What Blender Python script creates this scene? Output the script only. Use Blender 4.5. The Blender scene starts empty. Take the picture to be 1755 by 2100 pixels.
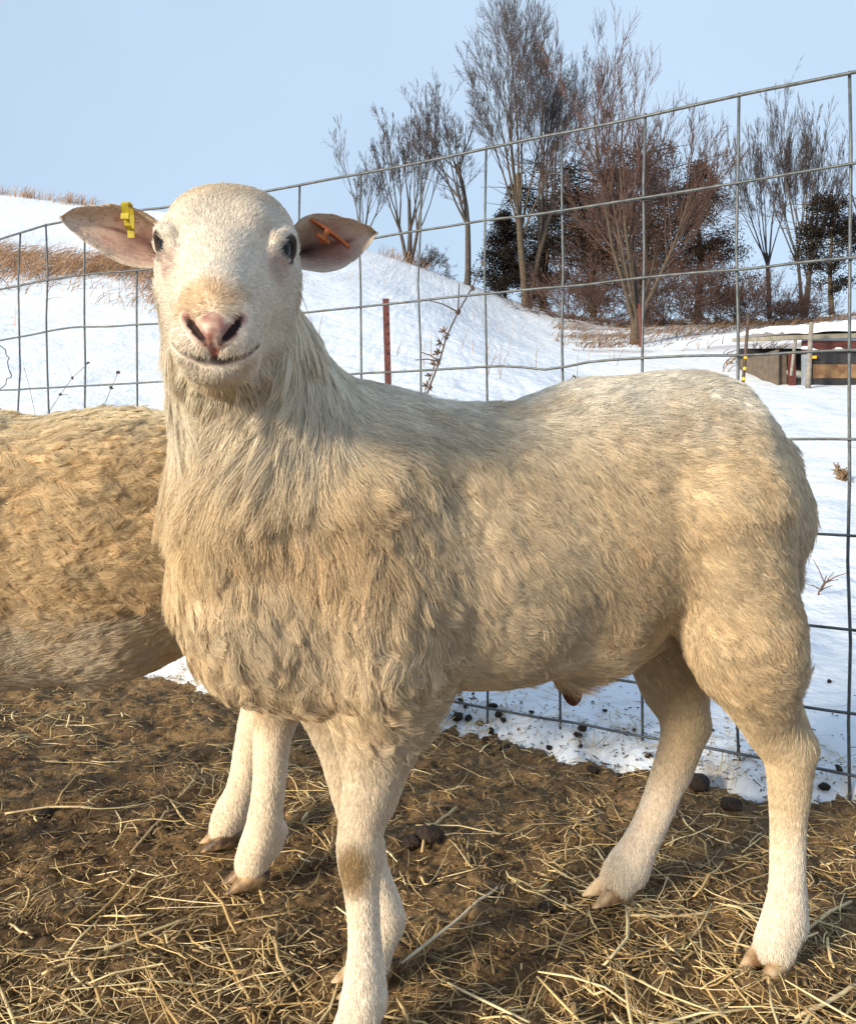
import bpy, math, random, time
import numpy as np
from mathutils import Matrix, Vector
from mathutils.kdtree import KDTree

SC = bpy.context.scene
COL = SC.collection
R = math.radians

# ------------------------------------------------------------------ camera
CAMZ = 0.64
FOC = 1690.0 / 1755.0            # focal length in picture widths
cam = bpy.data.cameras.new('camera')
cam.sensor_fit = 'HORIZONTAL'
cam.sensor_width = 36.0
cam.lens = 36.0 * FOC
cam.shift_y = -(1050 - 905) / 1755.0
cam.clip_start = 0.02
cam.clip_end = 3000
camo = bpy.data.objects.new('camera', cam)
COL.objects.link(camo)
camo.location = (0, 0, CAMZ)
camo.rotation_euler = (R(90), 0, 0)
SC.camera = camo

# ------------------------------------------------------------------ sky, sun, exposure
SUN_EL, SUN_AZ = R(18), R(-128)          # azimuth from +Y towards +X: to the left, a little behind the camera
world = bpy.data.worlds.new('World')
SC.world = world
world.use_nodes = True
wn, wl = world.node_tree.nodes, world.node_tree.links
wn.clear()
w_out = wn.new('ShaderNodeOutputWorld')
w_bg = wn.new('ShaderNodeBackground')
w_sky = wn.new('ShaderNodeTexSky')
w_sky.sky_type = 'NISHITA'
w_sky.sun_disc = False
w_sky.sun_elevation = SUN_EL
w_sky.sun_rotation = SUN_AZ
w_sky.altitude = 300
w_sky.air_density = 1.0
w_sky.dust_density = 0.6
w_sky.ozone_density = 1.0
# thin high cloud over the whole sky: a pale veil with faint soft variation
w_tc = wn.new('ShaderNodeTexCoord')
w_no = wn.new('ShaderNodeTexNoise')
w_no.inputs['Scale'].default_value = 1.3
w_no.inputs['Detail'].default_value = 3.0
w_mr = wn.new('ShaderNodeMapRange')
w_mr.inputs['From Min'].default_value = 0.3
w_mr.inputs['From Max'].default_value = 0.7
w_mr.inputs['To Min'].default_value = 0.60
w_mr.inputs['To Max'].default_value = 0.88
w_mix = wn.new('ShaderNodeMix')
w_mix.data_type = 'RGBA'
w_mix.inputs['B'].default_value = (5.4, 6.9, 8.7, 1)
wl.new(w_tc.outputs['Generated'], w_no.inputs['Vector'])
wl.new(w_no.outputs['Fac'], w_mr.inputs['Value'])
wl.new(w_mr.outputs['Result'], w_mix.inputs['Factor'])
wl.new(w_sky.outputs['Color'], w_mix.inputs['A'])
wl.new(w_mix.outputs['Result'], w_bg.inputs['Color'])
w_bg.inputs['Strength'].default_value = 0.092
wl.new(w_bg.outputs['Background'], w_out.inputs['Surface'])

sun = bpy.data.lights.new('sun', 'SUN')
sun.energy = 5.0
sun.angle = R(11)
sun.color = (1.0, 0.87, 0.66)
suno = bpy.data.objects.new('sun', sun)
COL.objects.link(suno)
sd = Vector((math.sin(SUN_AZ) * math.cos(SUN_EL), math.cos(SUN_AZ) * math.cos(SUN_EL), math.sin(SUN_EL)))
suno.rotation_euler = (-sd).to_track_quat('-Z', 'Y').to_euler()
suno.location = sd * 20

SC.view_settings.view_transform = 'Standard'
SC.view_settings.look = 'None'
SC.view_settings.gamma = 1.0
SC.view_settings.exposure = 0.40
SC.view_settings.use_curve_mapping = False
SC.cycles.use_denoising = True
SC.cycles.max_bounces = 8
SC.cycles.diffuse_bounces = 4
SC.cycles.glossy_bounces = 2
SC.cycles.transparent_max_bounces = 8

# ------------------------------------------------------------------ helpers
rng = np.random.default_rng(7)
random.seed(7)


def at(px, py, d):
    """the point that stands at depth d where the 1755 x 2100 picture shows px, py"""
    return np.array([(px - 877.5) / 1690.0 * d, d, CAMZ - (py - 905.0) / 1690.0 * d])


def tag(o, label=None, cat=None, group=None, kind=None):
    if label: o['label'] = label
    if cat: o['category'] = cat
    if group: o['group'] = group
    if kind: o['kind'] = kind
    return o


def empty(name, loc=(0, 0, 0), rotz=0.0):
    o = bpy.data.objects.new(name, None)
    o.empty_display_size = 0.1
    COL.objects.link(o)
    o.location = loc
    o.rotation_euler = (0, 0, rotz)
    return o


def mesh_obj(name, V, F, mat, parent=None, smooth=True, cols=None):
    me = bpy.data.meshes.new(name)
    V = np.asarray(V, dtype=np.float32)
    if isinstance(F, np.ndarray):
        n, k = F.shape
        me.vertices.add(len(V))
        me.vertices.foreach_set('co', V.ravel())
        me.loops.add(n * k)
        me.loops.foreach_set('vertex_index', F.astype(np.int32).ravel())
        me.polygons.add(n)
        me.polygons.foreach_set('loop_start', np.arange(0, n * k, k, dtype=np.int32))
        me.update(calc_edges=True)
    else:
        me.from_pydata([tuple(map(float, v)) for v in V], [], F)
        me.update()
    if smooth:
        me.polygons.foreach_set('use_smooth', np.ones(len(me.polygons), dtype=bool))
    if cols is not None:
        a = me.color_attributes.new('col', 'FLOAT_COLOR', 'POINT')
        c = np.ones((len(V), 4), dtype=np.float32)
        c[:, :3] = cols
        a.data.foreach_set('color', c.ravel())
    me.validate()
    if mat is not None:
        me.materials.append(mat)
    o = bpy.data.objects.new(name, me)
    COL.objects.link(o)
    if parent is not None:
        o.parent = parent
    return o


class MB:
    """collects simple shapes that belong to one piece"""
    def __init__(s):
        s.V, s.F, s.C, s.n = [], [], [], 0

    def add(s, V, F, col=None):
        s.V.append(np.asarray(V, float))
        s.F += [tuple(i + s.n for i in f) for f in F]
        if col is not None:
            s.C.append(np.tile(np.asarray(col, float), (len(V), 1)))
        s.n += len(V)

    def box(s, c, d, M=None, col=None):
        x, y, z = np.asarray(d) / 2.0
        V = np.array([(i * x, j * y, k * z) for i in (-1, 1) for j in (-1, 1) for k in (-1, 1)])
        if M is not None:
            V = V @ np.array(M).T
        F = [(0, 1, 3, 2), (4, 6, 7, 5), (0, 4, 5, 1), (2, 3, 7, 6), (0, 2, 6, 4), (1, 5, 7, 3)]
        s.add(V + np.asarray(c), F, col)

    def tube(s, P, rad, k=6, col=None, cap=True):
        V, F = tube_vf(P, rad, k, cap)
        s.add(V, F, col)

    def build(s, name, mat, parent=None, smooth=False):
        return mesh_obj(name, np.concatenate(s.V), s.F, mat, parent, smooth,
                        np.concatenate(s.C) if s.C else None)


def tube_vf(P, rad, k=6, cap=True):
    P = np.asarray(P, float)
    n = len(P)
    rad = np.broadcast_to(np.asarray(rad, float), (n,))
    T = np.gradient(P, axis=0)
    T /= np.linalg.norm(T, axis=1, keepdims=True) + 1e-12
    up = np.array([0.0, 0.0, 1.0])
    if abs(T[0] @ up) > 0.9:
        up = np.array([1.0, 0.0, 0.0])
    V = []
    a = np.arange(k) / k * 2 * math.pi
    for i in range(n):
        s_ = np.cross(T[i], up)
        s_ /= np.linalg.norm(s_) + 1e-12
        u_ = np.cross(s_, T[i])
        V.append(P[i] + rad[i] * (np.cos(a)[:, None] * s_ + np.sin(a)[:, None] * u_))
        up = u_
    F = []
    for i in range(n - 1):
        for j in range(k):
            j2 = (j + 1) % k
            F.append((i * k + j, i * k + j2, (i + 1) * k + j2, (i + 1) * k + j))
    if cap:
        F.append(tuple(range(k - 1, -1, -1)))
        F.append(tuple((n - 1) * k + j for j in range(k)))
    return np.concatenate(V), F


def _hash(ix, iy, iz, seed):
    h = (ix.astype(np.int64) * 374761393 + iy.astype(np.int64) * 668265263 + iz.astype(np.int64) * 2147483647 + seed * 144269504)
    h = (h ^ (h >> 13)) * 1274126177
    h = h ^ (h >> 16)
    return ((h & 0xFFFFFF).astype(np.float64) / 0xFFFFFF) * 2 - 1


def vnoise(P, seed=0):
    """smooth value noise, -1..1"""
    P = np.asarray(P, float)
    i = np.floor(P).astype(np.int64)
    f = P - i
    f = f * f * f * (f * (f * 6 - 15) + 10)
    r = 0
    for dx in (0, 1):
        wx = f[:, 0] if dx else 1 - f[:, 0]
        for dy in (0, 1):
            wy = f[:, 1] if dy else 1 - f[:, 1]
            for dz in (0, 1):
                wz = f[:, 2] if dz else 1 - f[:, 2]
                r = r + wx * wy * wz * _hash(i[:, 0] + dx, i[:, 1] + dy, i[:, 2] + dz, seed)
    return r


def fbm(P, octv=4, seed=0, gain=0.5):
    P = np.asarray(P, float)
    r, a, t = 0, 1.0, 0
    for o in range(octv):
        r = r + a * vnoise(P * (2.03 ** o) + 17.3 * o, seed + o)
        t += a
        a *= gain
    return r / t


def sstep(a, b, x):
    t = np.clip((x - a) / (b - a), 0, 1)
    return t * t * (3 - 2 * t)


def xy0(x, y):
    x = np.asarray(x, float).ravel()
    y = np.asarray(y, float).ravel()
    return np.stack([x, y, np.zeros_like(x)], 1)


# ------------------------------------------------------------------ materials
def new_mat(name):
    m = bpy.data.materials.new(name)
    m.use_nodes = True
    nt = m.node_tree
    b = nt.nodes['Principled BSDF']
    return m, nt, b


def mat_plain(name, col, rough=0.7, metal=0.0, noise=0.0, scale=40.0, bump=0.0, spec=0.4, col2=None):
    m, nt, b = new_mat(name)
    b.inputs['Roughness'].default_value = rough
    b.inputs['Metallic'].default_value = metal
    b.inputs['Specular IOR Level'].default_value = spec
    tc = nt.nodes.new('ShaderNodeTexCoord')
    n = nt.nodes.new('ShaderNodeTexNoise')
    n.inputs['Scale'].default_value = scale
    n.inputs['Detail'].default_value = 6
    nt.links.new(tc.outputs['Object'], n.inputs['Vector'])
    cr = nt.nodes.new('ShaderNodeValToRGB')
    c2 = col2 if col2 else tuple(max(0.0, c * (1 - noise)) for c in col)
    cr.color_ramp.elements[0].position = 0.35
    cr.color_ramp.elements[1].position = 0.65
    cr.color_ramp.elements[0].color = (*c2, 1)
    cr.color_ramp.elements[1].color = (*col, 1)
    nt.links.new(n.outputs['Fac'], cr.inputs['Fac'])
    nt.links.new(cr.outputs['Color'], b.inputs['Base Color'])
    if bump:
        bp = nt.nodes.new('ShaderNodeBump')
        bp.inputs['Strength'].default_value = bump
        bp.inputs['Distance'].default_value = 0.01
        nt.links.new(n.outputs['Fac'], bp.inputs['Height'])
        nt.links.new(bp.outputs['Normal'], b.inputs['Normal'])
    return m


def mat_attr(name, rough=0.8, spec=0.2, noise=0.15, scale=60.0, bump=0.0, bdist=0.004, sss=0.0):
    """colour from the 'col' attribute, broken up by a fine noise"""
    m, nt, b = new_mat(name)
    b.inputs['Roughness'].default_value = rough
    b.inputs['Specular IOR Level'].default_value = spec
    at_ = nt.nodes.new('ShaderNodeAttribute')
    at_.attribute_name = 'col'
    tc = nt.nodes.new('ShaderNodeTexCoord')
    n = nt.nodes.new('ShaderNodeTexNoise')
    n.inputs['Scale'].default_value = scale
    n.inputs['Detail'].default_value = 5
    nt.links.new(tc.outputs['Object'], n.inputs['Vector'])
    mr = nt.nodes.new('ShaderNodeMapRange')
    mr.inputs['From Min'].default_value = 0.3
    mr.inputs['From Max'].default_value = 0.7
    mr.inputs['To Min'].default_value = 1 - noise
    mr.inputs['To Max'].default_value = 1 + noise
    nt.links.new(n.outputs['Fac'], mr.inputs['Value'])
    mx = nt.nodes.new('ShaderNodeVectorMath')
    mx.operation = 'SCALE'
    nt.links.new(at_.outputs['Color'], mx.inputs[0])
    nt.links.new(mr.outputs['Result'], mx.inputs['Scale'])
    nt.links.new(mx.outputs['Vector'], b.inputs['Base Color'])
    if bump:
        bp = nt.nodes.new('ShaderNodeBump')
        bp.inputs['Strength'].default_value = bump
        bp.inputs['Distance'].default_value = bdist
        nt.links.new(n.outputs['Fac'], bp.inputs['Height'])
        nt.links.new(bp.outputs['Normal'], b.inputs['Normal'])
    if sss:
        b.inputs['Subsurface Weight'].default_value = sss
        b.inputs['Subsurface Radius'].default_value = (0.01, 0.005, 0.003)
        b.inputs['Subsurface Scale'].default_value = 0.5
    return m


def mat_hair(name):
    m = bpy.data.materials.new(name)
    m.use_nodes = True
    nt = m.node_tree
    nt.nodes.clear()
    out = nt.nodes.new('ShaderNodeOutputMaterial')
    a = nt.nodes.new('ShaderNodeAttribute')
    a.attribute_name = 'col'
    b = nt.nodes.new('ShaderNodeBsdfPrincipled')
    b.inputs['Roughness'].default_value = 0.55
    b.inputs['Specular IOR Level'].default_value = 0.25
    t = nt.nodes.new('ShaderNodeBsdfTranslucent')
    mx = nt.nodes.new('ShaderNodeMixShader')
    mx.inputs[0].default_value = 0.3
    nt.links.new(a.outputs['Color'], b.inputs['Base Color'])
    nt.links.new(a.outputs['Color'], t.inputs['Color'])
    nt.links.new(b.outputs[0], mx.inputs[1])
    nt.links.new(t.outputs[0], mx.inputs[2])
    nt.links.new(mx.outputs[0], out.inputs['Surface'])
    return m

# ------------------------------------------------------------------ animals: implicit body surfaces
class Frame:
    """a thing's own frame: x forward, y its left side, z up"""
    def __init__(s, O, ang):
        s.O = np.array(O, float)
        s.ang = ang
        c, n = math.cos(ang), math.sin(ang)
        s.Rm = np.array([[c, -n, 0], [n, c, 0], [0, 0, 1.0]])

    def loc(s, P):
        return (np.asarray(P, float) - s.O) @ s.Rm

    def glob(s, P):
        return np.asarray(P, float) @ s.Rm.T + s.O

    def mid(s, px, py, v=0.0):
        """point of the plane y = v that the picture shows at px, py"""
        d = s.loc(at(px, py, 1.0)) - s.loc((0, 0, CAMZ))
        c = s.loc((0, 0, CAMZ))
        t = (v - c[1]) / d[1]
        return c + d * t

    def dep(s, px, py, d):
        return s.loc(at(px, py, d))


class Field:
    def __init__(s):
        s.pr = []

    def cap(s, a, b, ra, rb=None, k=0.03, sy=1.0, cut=False):
        s.pr.append((np.asarray(a, float), np.asarray(b, float), ra, ra if rb is None else rb, k, sy, cut))

    def ball(s, a, r, k=0.03, sy=1.0, cut=False):
        s.cap(a, a, r, r, k, sy, cut)

    def chain(s, pts, k=0.015, sy=1.0):
        # joints inside the limb stay round, only its top blends with the trunk; radii and joints run as a smooth curve
        A = np.array([list(p) + [r] for p, r in pts])
        A[3:, 3] *= .94
        m = len(A)
        out = []
        for i in range(m - 1):
            p0, p1, p2, p3 = A[max(i - 1, 0)], A[i], A[i + 1], A[min(i + 2, m - 1)]
            for u in (0, 1 / 3, 2 / 3):
                out.append(.5 * (2 * p1 + (p2 - p0) * u + (2 * p0 - 5 * p1 + 4 * p2 - p3) * u * u + (3 * p1 - p0 - 3 * p2 + p3) * u ** 3))
        out.append(A[-1])
        for i, (p, q) in enumerate(zip(out[:-1], out[1:])):
            s.cap(p[:3], q[:3], p[3], q[3], 0.035 if i < 3 else (0.012 if i < 5 else 0.003), sy)

    def value(s, p):
        """the field at single points (n,3), without the cuts"""
        F = np.full(len(p), 1.0)
        for a, b, ra, rb, k, sy, cut in s.pr:
            if cut: continue
            sc = np.array([1, sy, 1])
            q, d = (p - a) * sc, (b - a) * sc
            L = d @ d
            t = np.clip(q @ d / L, 0, 1) if L > 1e-12 else np.zeros(len(p))
            D = np.linalg.norm(q - t[:, None] * d, axis=1) - (ra + (rb - ra) * t)
            h = np.maximum(k - np.abs(F - D), 0) / k
            F = np.minimum(F, D) - h * h * k * .25
        return F

    def grid(s, lo, hi, h):
        lo, hi = np.asarray(lo, float), np.asarray(hi, float)
        n = np.ceil((hi - lo) / h).astype(int) + 1
        ax = [lo[i] + h * np.arange(n[i]) for i in range(3)]
        F = np.full(n, 1.0, dtype=np.float32)
        for a, b, ra, rb, k, sy, cut in s.pr:
            m = max(ra, rb) + k + 2.5 * h
            my = np.array([m, m / sy, m])
            i0 = np.clip(np.floor((np.minimum(a, b) - my - lo) / h).astype(int), 0, n)
            i1 = np.clip(np.ceil((np.maximum(a, b) + my - lo) / h).astype(int) + 1, 0, n)
            if np.any(i1 <= i0):
                continue
            x = (ax[0][i0[0]:i1[0]] - a[0])[:, None, None].astype(np.float32)
            y = ((ax[1][i0[1]:i1[1]] - a[1]) * sy)[None, :, None].astype(np.float32)
            z = (ax[2][i0[2]:i1[2]] - a[2])[None, None, :].astype(np.float32)
            d = b - a
            d = d * np.array([1, sy, 1])
            L = float(d @ d)
            if L < 1e-12:
                D = np.sqrt(x * x + y * y + z * z) - ra
            else:
                t = np.clip((x * d[0] + y * d[1] + z * d[2]) / L, 0, 1)
                D = np.sqrt((x - t * d[0]) ** 2 + (y - t * d[1]) ** 2 + (z - t * d[2]) ** 2) - (ra + (rb - ra) * t)
            sl = (slice(i0[0], i1[0]), slice(i0[1], i1[1]), slice(i0[2], i1[2]))
            G = F[sl]
            if cut:
                D = -D
                hh = np.maximum(k - np.abs(G - D), 0) / k
                F[sl] = np.maximum(G, D) + hh * hh * k * 0.25
            else:
                hh = np.maximum(k - np.abs(G - D), 0) / k
                F[sl] = np.minimum(G, D) - hh * hh * k * 0.25
        return F, lo


def surface_nets(F, lo, h):
    S = F < 0
    c = np.stack([S[i:S.shape[0] - 1 + i, j:S.shape[1] - 1 + j, k:S.shape[2] - 1 + k]
                  for i in (0, 1) for j in (0, 1) for k in (0, 1)], 0)
    act = c.any(0) & ~c.all(0)
    I = np.argwhere(act)
    idx = np.full(act.shape, -1, np.int64)
    idx[act] = np.arange(len(I))
    offs = np.array([(i, j, k) for i in (0, 1) for j in (0, 1) for k in (0, 1)])
    val = np.stack([F[I[:, 0] + o[0], I[:, 1] + o[1], I[:, 2] + o[2]] for o in offs], 1)
    P = np.zeros((len(I), 3))
    cnt = np.zeros(len(I))
    for a in range(8):
        for b in range(a + 1, 8):
            if np.abs(offs[a] - offs[b]).sum() != 1:
                continue
            va, vb = val[:, a], val[:, b]
            cr = (va < 0) != (vb < 0)
            t = np.where(cr, va / np.where(cr, va - vb, 1), 0)
            q = offs[a] + t[:, None] * (offs[b] - offs[a])
            P += np.where(cr[:, None], q, 0)
            cnt += cr
    P = (P / cnt[:, None] + I) * h + lo
    Q = []
    for ax in range(3):
        o1, o2 = [(1, 2), (2, 0), (0, 1)][ax]
        A = S.take(range(S.shape[ax] - 1), ax)
        B = S.take(range(1, S.shape[ax]), ax)
        E = np.argwhere(A != B)
        ok = (E[:, o1] > 0) & (E[:, o2] > 0) & (E[:, o1] < S.shape[o1] - 1) & (E[:, o2] < S.shape[o2] - 1)
        E = E[ok]
        flip = A[E[:, 0], E[:, 1], E[:, 2]]
        u1 = np.zeros(3, int); u1[o1] = 1
        u2 = np.zeros(3, int); u2[o2] = 1
        g = lambda e: idx[e[:, 0], e[:, 1], e[:, 2]]
        q = np.stack([g(E - u1 - u2), g(E - u2), g(E), g(E - u1)], 1)
        q[~flip] = q[~flip][:, ::-1]
        Q.append(q)
    Q = np.concatenate(Q)
    return P, Q


def vnormals(V, Q):
    n = np.cross(V[Q[:, 2]] - V[Q[:, 0]], V[Q[:, 3]] - V[Q[:, 1]])
    N = np.zeros_like(V)
    for i in range(4):
        np.add.at(N, Q[:, i], n)
    return N / (np.linalg.norm(N, axis=1, keepdims=True) + 1e-12)


def relax(V, Q, it=2, f=0.5):
    for _ in range(it):
        A = np.zeros_like(V)
        c = np.zeros(len(V))
        for i in range(4):
            j = (i + 1) % 4
            np.add.at(A, Q[:, i], V[Q[:, j]])
            np.add.at(A, Q[:, j], V[Q[:, i]])
            np.add.at(c, Q[:, i], 1)
            np.add.at(c, Q[:, j], 1)
        V = V + f * (A / np.maximum(c, 1)[:, None] - V)
    return V


def keep_faces(V, Q, mask):
    Q = Q[mask]
    u, inv = np.unique(Q, return_inverse=True)
    return V[u], inv.reshape(Q.shape)


def scatter(V, N, Q, n, g):
    """n random points of the surface, with normals"""
    T = np.concatenate([Q[:, [0, 1, 2]], Q[:, [0, 2, 3]]])
    ar = np.linalg.norm(np.cross(V[T[:, 1]] - V[T[:, 0]], V[T[:, 2]] - V[T[:, 0]]), axis=1)
    cs = np.cumsum(ar)
    i = np.searchsorted(cs, g.random(n) * cs[-1])
    i = np.minimum(i, len(T) - 1)
    a, b = g.random(n), g.random(n)
    sw = a + b > 1
    a[sw], b[sw] = 1 - a[sw], 1 - b[sw]
    t = T[i]
    w = np.stack([1 - a - b, a, b], 1)[:, :, None]
    P = (V[t] * w).sum(1)
    M = (N[t] * w).sum(1)
    return P, M / (np.linalg.norm(M, axis=1, keepdims=True) + 1e-9), cs[-1] * 0.5


def norm(v):
    return v / (np.linalg.norm(v, axis=1, keepdims=True) + 1e-9)


def curves_obj(name, pts, rad, col, mat, parent):
    """pts (n,k,3), rad (n,k), col (n,3)"""
    n, k = pts.shape[:2]
    hc = bpy.data.hair_curves.new(name)
    hc.add_curves([k] * n)
    hc.attributes['position'].data.foreach_set('vector', np.ascontiguousarray(pts, dtype=np.float32).ravel())
    ra = hc.attributes.get('radius') or hc.attributes.new('radius', 'FLOAT', 'POINT')
    ra.data.foreach_set('value', np.ascontiguousarray(rad, dtype=np.float32).ravel())
    ca = hc.attributes.new('col', 'FLOAT_COLOR', 'CURVE')
    c4 = np.ones((n, 4), np.float32)
    c4[:, :3] = np.clip(col, 0, 1)
    ca.data.foreach_set('color', c4.ravel())
    hc.materials.append(mat)
    o = bpy.data.objects.new(name, hc)
    COL.objects.link(o)
    o.parent = parent
    return o


def grow(P, N, prm, g, K=6):
    """strands from roots P with normals N. prm: flow (n,3), length, lift, clump (0..1), grav, curl, and
    the mean spacing of the locks"""
    n = len(P)
    fl, L, lift = prm['flow'], prm['len'], prm['lift']

    def strands(P, N, fl, L, lift, curl, jit, ph):
        t = fl - (fl * N).sum(1, keepdims=True) * N
        t = norm(t + 1e-4)
        b = np.cross(N, t)
        t = norm(t + jit[:, :1] * b)
        b = np.cross(N, t)
        out = np.zeros((len(P), K, 3))
        out[:, 0] = P - N * np.minimum(.002, .05 * L)[:, None]
        cur = out[:, 0].copy()
        for k in range(1, K):
            s = k / (K - 1.0)
            lf = lift * (1.25 - 1.35 * s) + jit[:, 1] * 0.12
            d = t + lf[:, None] * N
            d = norm(d)
            cur = cur + d * (L / (K - 1.0))[:, None]
            w = (curl * L)[:, None] * (np.sin(ph[:, None] + s * 9.0) * b + 0.5 * np.cos(ph[:, None] * 1.7 + s * 8.0) * N)
            out[:, k] = cur + w * s ** 0.7
        return out

    jit = g.normal(0, 1, (n, 2)) * prm['jit'][:, None]
    X = strands(P, N, fl, L * (0.6 + 0.8 * g.random(n)), lift, prm['curl'] * 0.5, jit, g.random(n) * 6.28)
    # locks
    nc = max(8, int(n * prm['lock_ratio']))
    ci = g.choice(n, nc, replace=False)
    kd = KDTree(nc)
    Pc = P[ci]
    an = np.asarray(prm.get('aniso', (1, 1, 1)), float)
    for i in range(nc):
        kd.insert(Pc[i] * an, i)
    kd.balance()
    own = np.fromiter((kd.find(p)[1] for p in P * an), dtype=np.int64, count=n)
    jc = g.normal(0, 1, (nc, 2)) * (prm['jit'][ci] * 1.3)[:, None]
    C = strands(Pc, N[ci], fl[ci], L[ci] * (0.75 + 0.5 * g.random(nc)), lift[ci] * (0.55 + 0.9 * g.random(nc)), prm['curl'][ci], jc, g.random(nc) * 6.28)
    s = np.linspace(0, 1, K)[None, :, None]
    off = (P - Pc[own])[:, None, :] * (1 - (0.45 + .5 * g.random(n))[:, None, None] * s)
    tgt = C[own] + off
    w = (prm['clump'] * (.55 + .75 * g.random(n))).clip(0, 1)[:, None, None] * s ** 0.6
    X = X * (1 - w) + tgt * w
    return X, own, nc

# ------------------------------------------------------------------ the cream ram lamb
FA = Frame((0.10, 1.0, 0.0), math.atan2(-0.27, -0.963))
# head frame: origin between the eyes, x to the picture's right (the lamb's left), y out of the face, z up
HE = np.array([-0.188, 0.765, 0.820])
_ph = R(8)
HM = np.array([[math.cos(_ph), math.sin(_ph), 0], [math.sin(_ph), -math.cos(_ph), 0], [0, 0, 1.0]])   # rows: head axes in the world


def hw(x, y, z):
    return HE + x * HM[0] + y * HM[1] + z * HM[2]


def hl(x, y, z):
    return FA.loc(hw(x, y, z))


def to_head(Ploc):
    return (FA.glob(Ploc) - HE) @ HM.T


MOUTH, NOSTRIL = [], []


def lamb_field():
    f = Field()
    m, dp = FA.mid, FA.dep
    T = 1.28   # trunk is narrower than tall
    # trunk
    f.cap(m(770, 1085), m(1000, 1115), 0.156, 0.150, 0.05, T)
    f.cap(m(1000, 1115), m(1240, 1050), 0.150, 0.152, 0.05, T)
    f.cap(m(1240, 1040), m(1400, 1000), 0.155, 0.136, 0.04, T)
    f.cap(m(1400, 1000), m(1520, 1060), 0.136, 0.088, 0.05, 1.15)
    f.cap(m(950, 1235), m(1200, 1240), 0.085, 0.075, 0.04, 1.0)
    f.cap(m(1200, 1240), m(1300, 1215), 0.075, 0.055, 0.03, 1.0)
    # shoulder, chest, brisket
    for v in (0.070, -0.070):
        f.cap(m(745, 1050, v * .85), m(775, 1330, v), 0.074, 0.058, 0.06)
    f.cap(m(650, 1040), m(572, 1170), 0.112, 0.090, 0.05, 1.05)
    f.cap(m(572, 1170), m(556, 1265), 0.090, 0.079, 0.04)
    f.cap(m(556, 1265), m(640, 1300), 0.080, 0.072, 0.04)
    f.cap(m(640, 1305), m(860, 1260), 0.070, 0.075, 0.04)
    # neck
    nb = hl(0.0, -0.075, -0.03)
    f.cap(m(690, 1020), m(570, 890, 0.02), 0.118, 0.090, 0.05, 1.1)
    f.cap(m(570, 890, 0.02), m(520, 760, .04), 0.088, 0.066, 0.03)
    f.cap(m(520, 760, .04), nb, 0.066, 0.054, 0.03)
    f.cap(hl(0.0, -0.06, -0.09), m(515, 1010, 0.03), 0.050, 0.068, 0.04)
    f.cap(m(515, 1010, 0.03), m(520, 1170, 0.0), 0.068, 0.068, 0.05)
    # thighs
    f.cap(m(1450, 1060, 0.06), m(1512, 1270, 0.078), 0.102, 0.062, 0.025)
    f.cap(m(1400, 1060, -0.06), m(1395, 1270, -0.078), 0.100, 0.062, 0.025)
    # front near leg (foot below the frame)
    f.chain([(dp(790, 1370, 0.93), .056), (dp(778, 1490, 0.92), .042), (dp(760, 1610, 0.905), .0300),
             (dp(740, 1700, 0.895), .0255), (dp(738, 1755, 0.888), .0255), (dp(742, 1830, 0.88), .0195),
             (dp(746, 1940, 0.868), .0175), (dp(745, 2035, 0.862), .0230), (dp(734, 2085, 0.858), .0215), (dp(722, 2128, 0.857), .0225)], 0.014)
    f.cap(dp(750, 1860, .888), dp(765, 2040, .872), .010, .013, 0.012)
    f.cap(dp(805, 1480, .935), dp(785, 1640, .918), .030, .014, 0.02)
    # front far leg
    f.chain([(dp(690, 1340, 1.03), .052), (dp(690, 1450, 1.02), .036), (dp(712, 1580, 1.01), .0270),
             (dp(738, 1690, 1.0), .0245), (dp(752, 1740, .998), .0235), (dp(768, 1800, .992), .0180),
             (dp(788, 1880, .985), .0230), (dp(775, 1925, .978), .0215), (dp(760, 1980, .972), .0225)], 0.014)
    f.cap(dp(776, 1800, .995), dp(806, 1885, .99), .012, .013, 0.012)
    # hind near leg
    f.chain([(m(1516, 1275, 0.078), .061), (m(1550, 1400, .078), .042), (dp(1585, 1490, 1.02), .0350),
             (dp(1614, 1550, 1.018), .0300), (dp(1616, 1640, 1.012), .0235), (dp(1615, 1750, 1.006), .0210),
             (dp(1613, 1840, 1.002), .0220), (dp(1604, 1890, 1.0), .0240), (dp(1588, 1938, .997), .0235)], 0.016)
    f.cap(dp(1600, 1440, 1.03), dp(1645, 1528, 1.02), .016, .0125, 0.02)
    f.cap(dp(1645, 1528, 1.02), dp(1632, 1640, 1.014), .0125, .012, 0.015)
    f.cap(dp(1624, 1830, 1.004), dp(1632, 1892, 1.002), .012, .014, 0.012)
    # hind far leg
    f.chain([(m(1395, 1270, -0.078), .062), (dp(1382, 1390, 1.165), .044), (dp(1398, 1455, 1.165), .0350),
             (dp(1398, 1510, 1.163), .0300), (dp(1372, 1590, 1.16), .0260), (dp(1338, 1680, 1.158), .0240),
             (dp(1305, 1745, 1.156), .0250), (dp(1286, 1775, 1.155), .0265), (dp(1268, 1806, 1.155), .0245)], 0.016)
    f.cap(dp(1400, 1400, 1.17), dp(1432, 1488, 1.165), .016, .0125, 0.02)
    f.cap(dp(1432, 1488, 1.165), dp(1395, 1590, 1.16), .0125, .012, 0.015)
    f.cap(dp(1316, 1740, 1.156), dp(1308, 1790, 1.154), .013, .014, 0.012)
    # sheath and tail
    f.cap(m(1200, 1330), m(1172, 1385), .030, .019, 0.03)
    f.cap(m(1172, 1385), m(1174, 1430), .0165, .0120, 0.006)
    f.cap(m(1575, 940), m(1612, 1160), .030, .018, 0.02)
    # ---- head
    f.ball(hl(0, -.045, .0115), .0560, .02)
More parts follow.
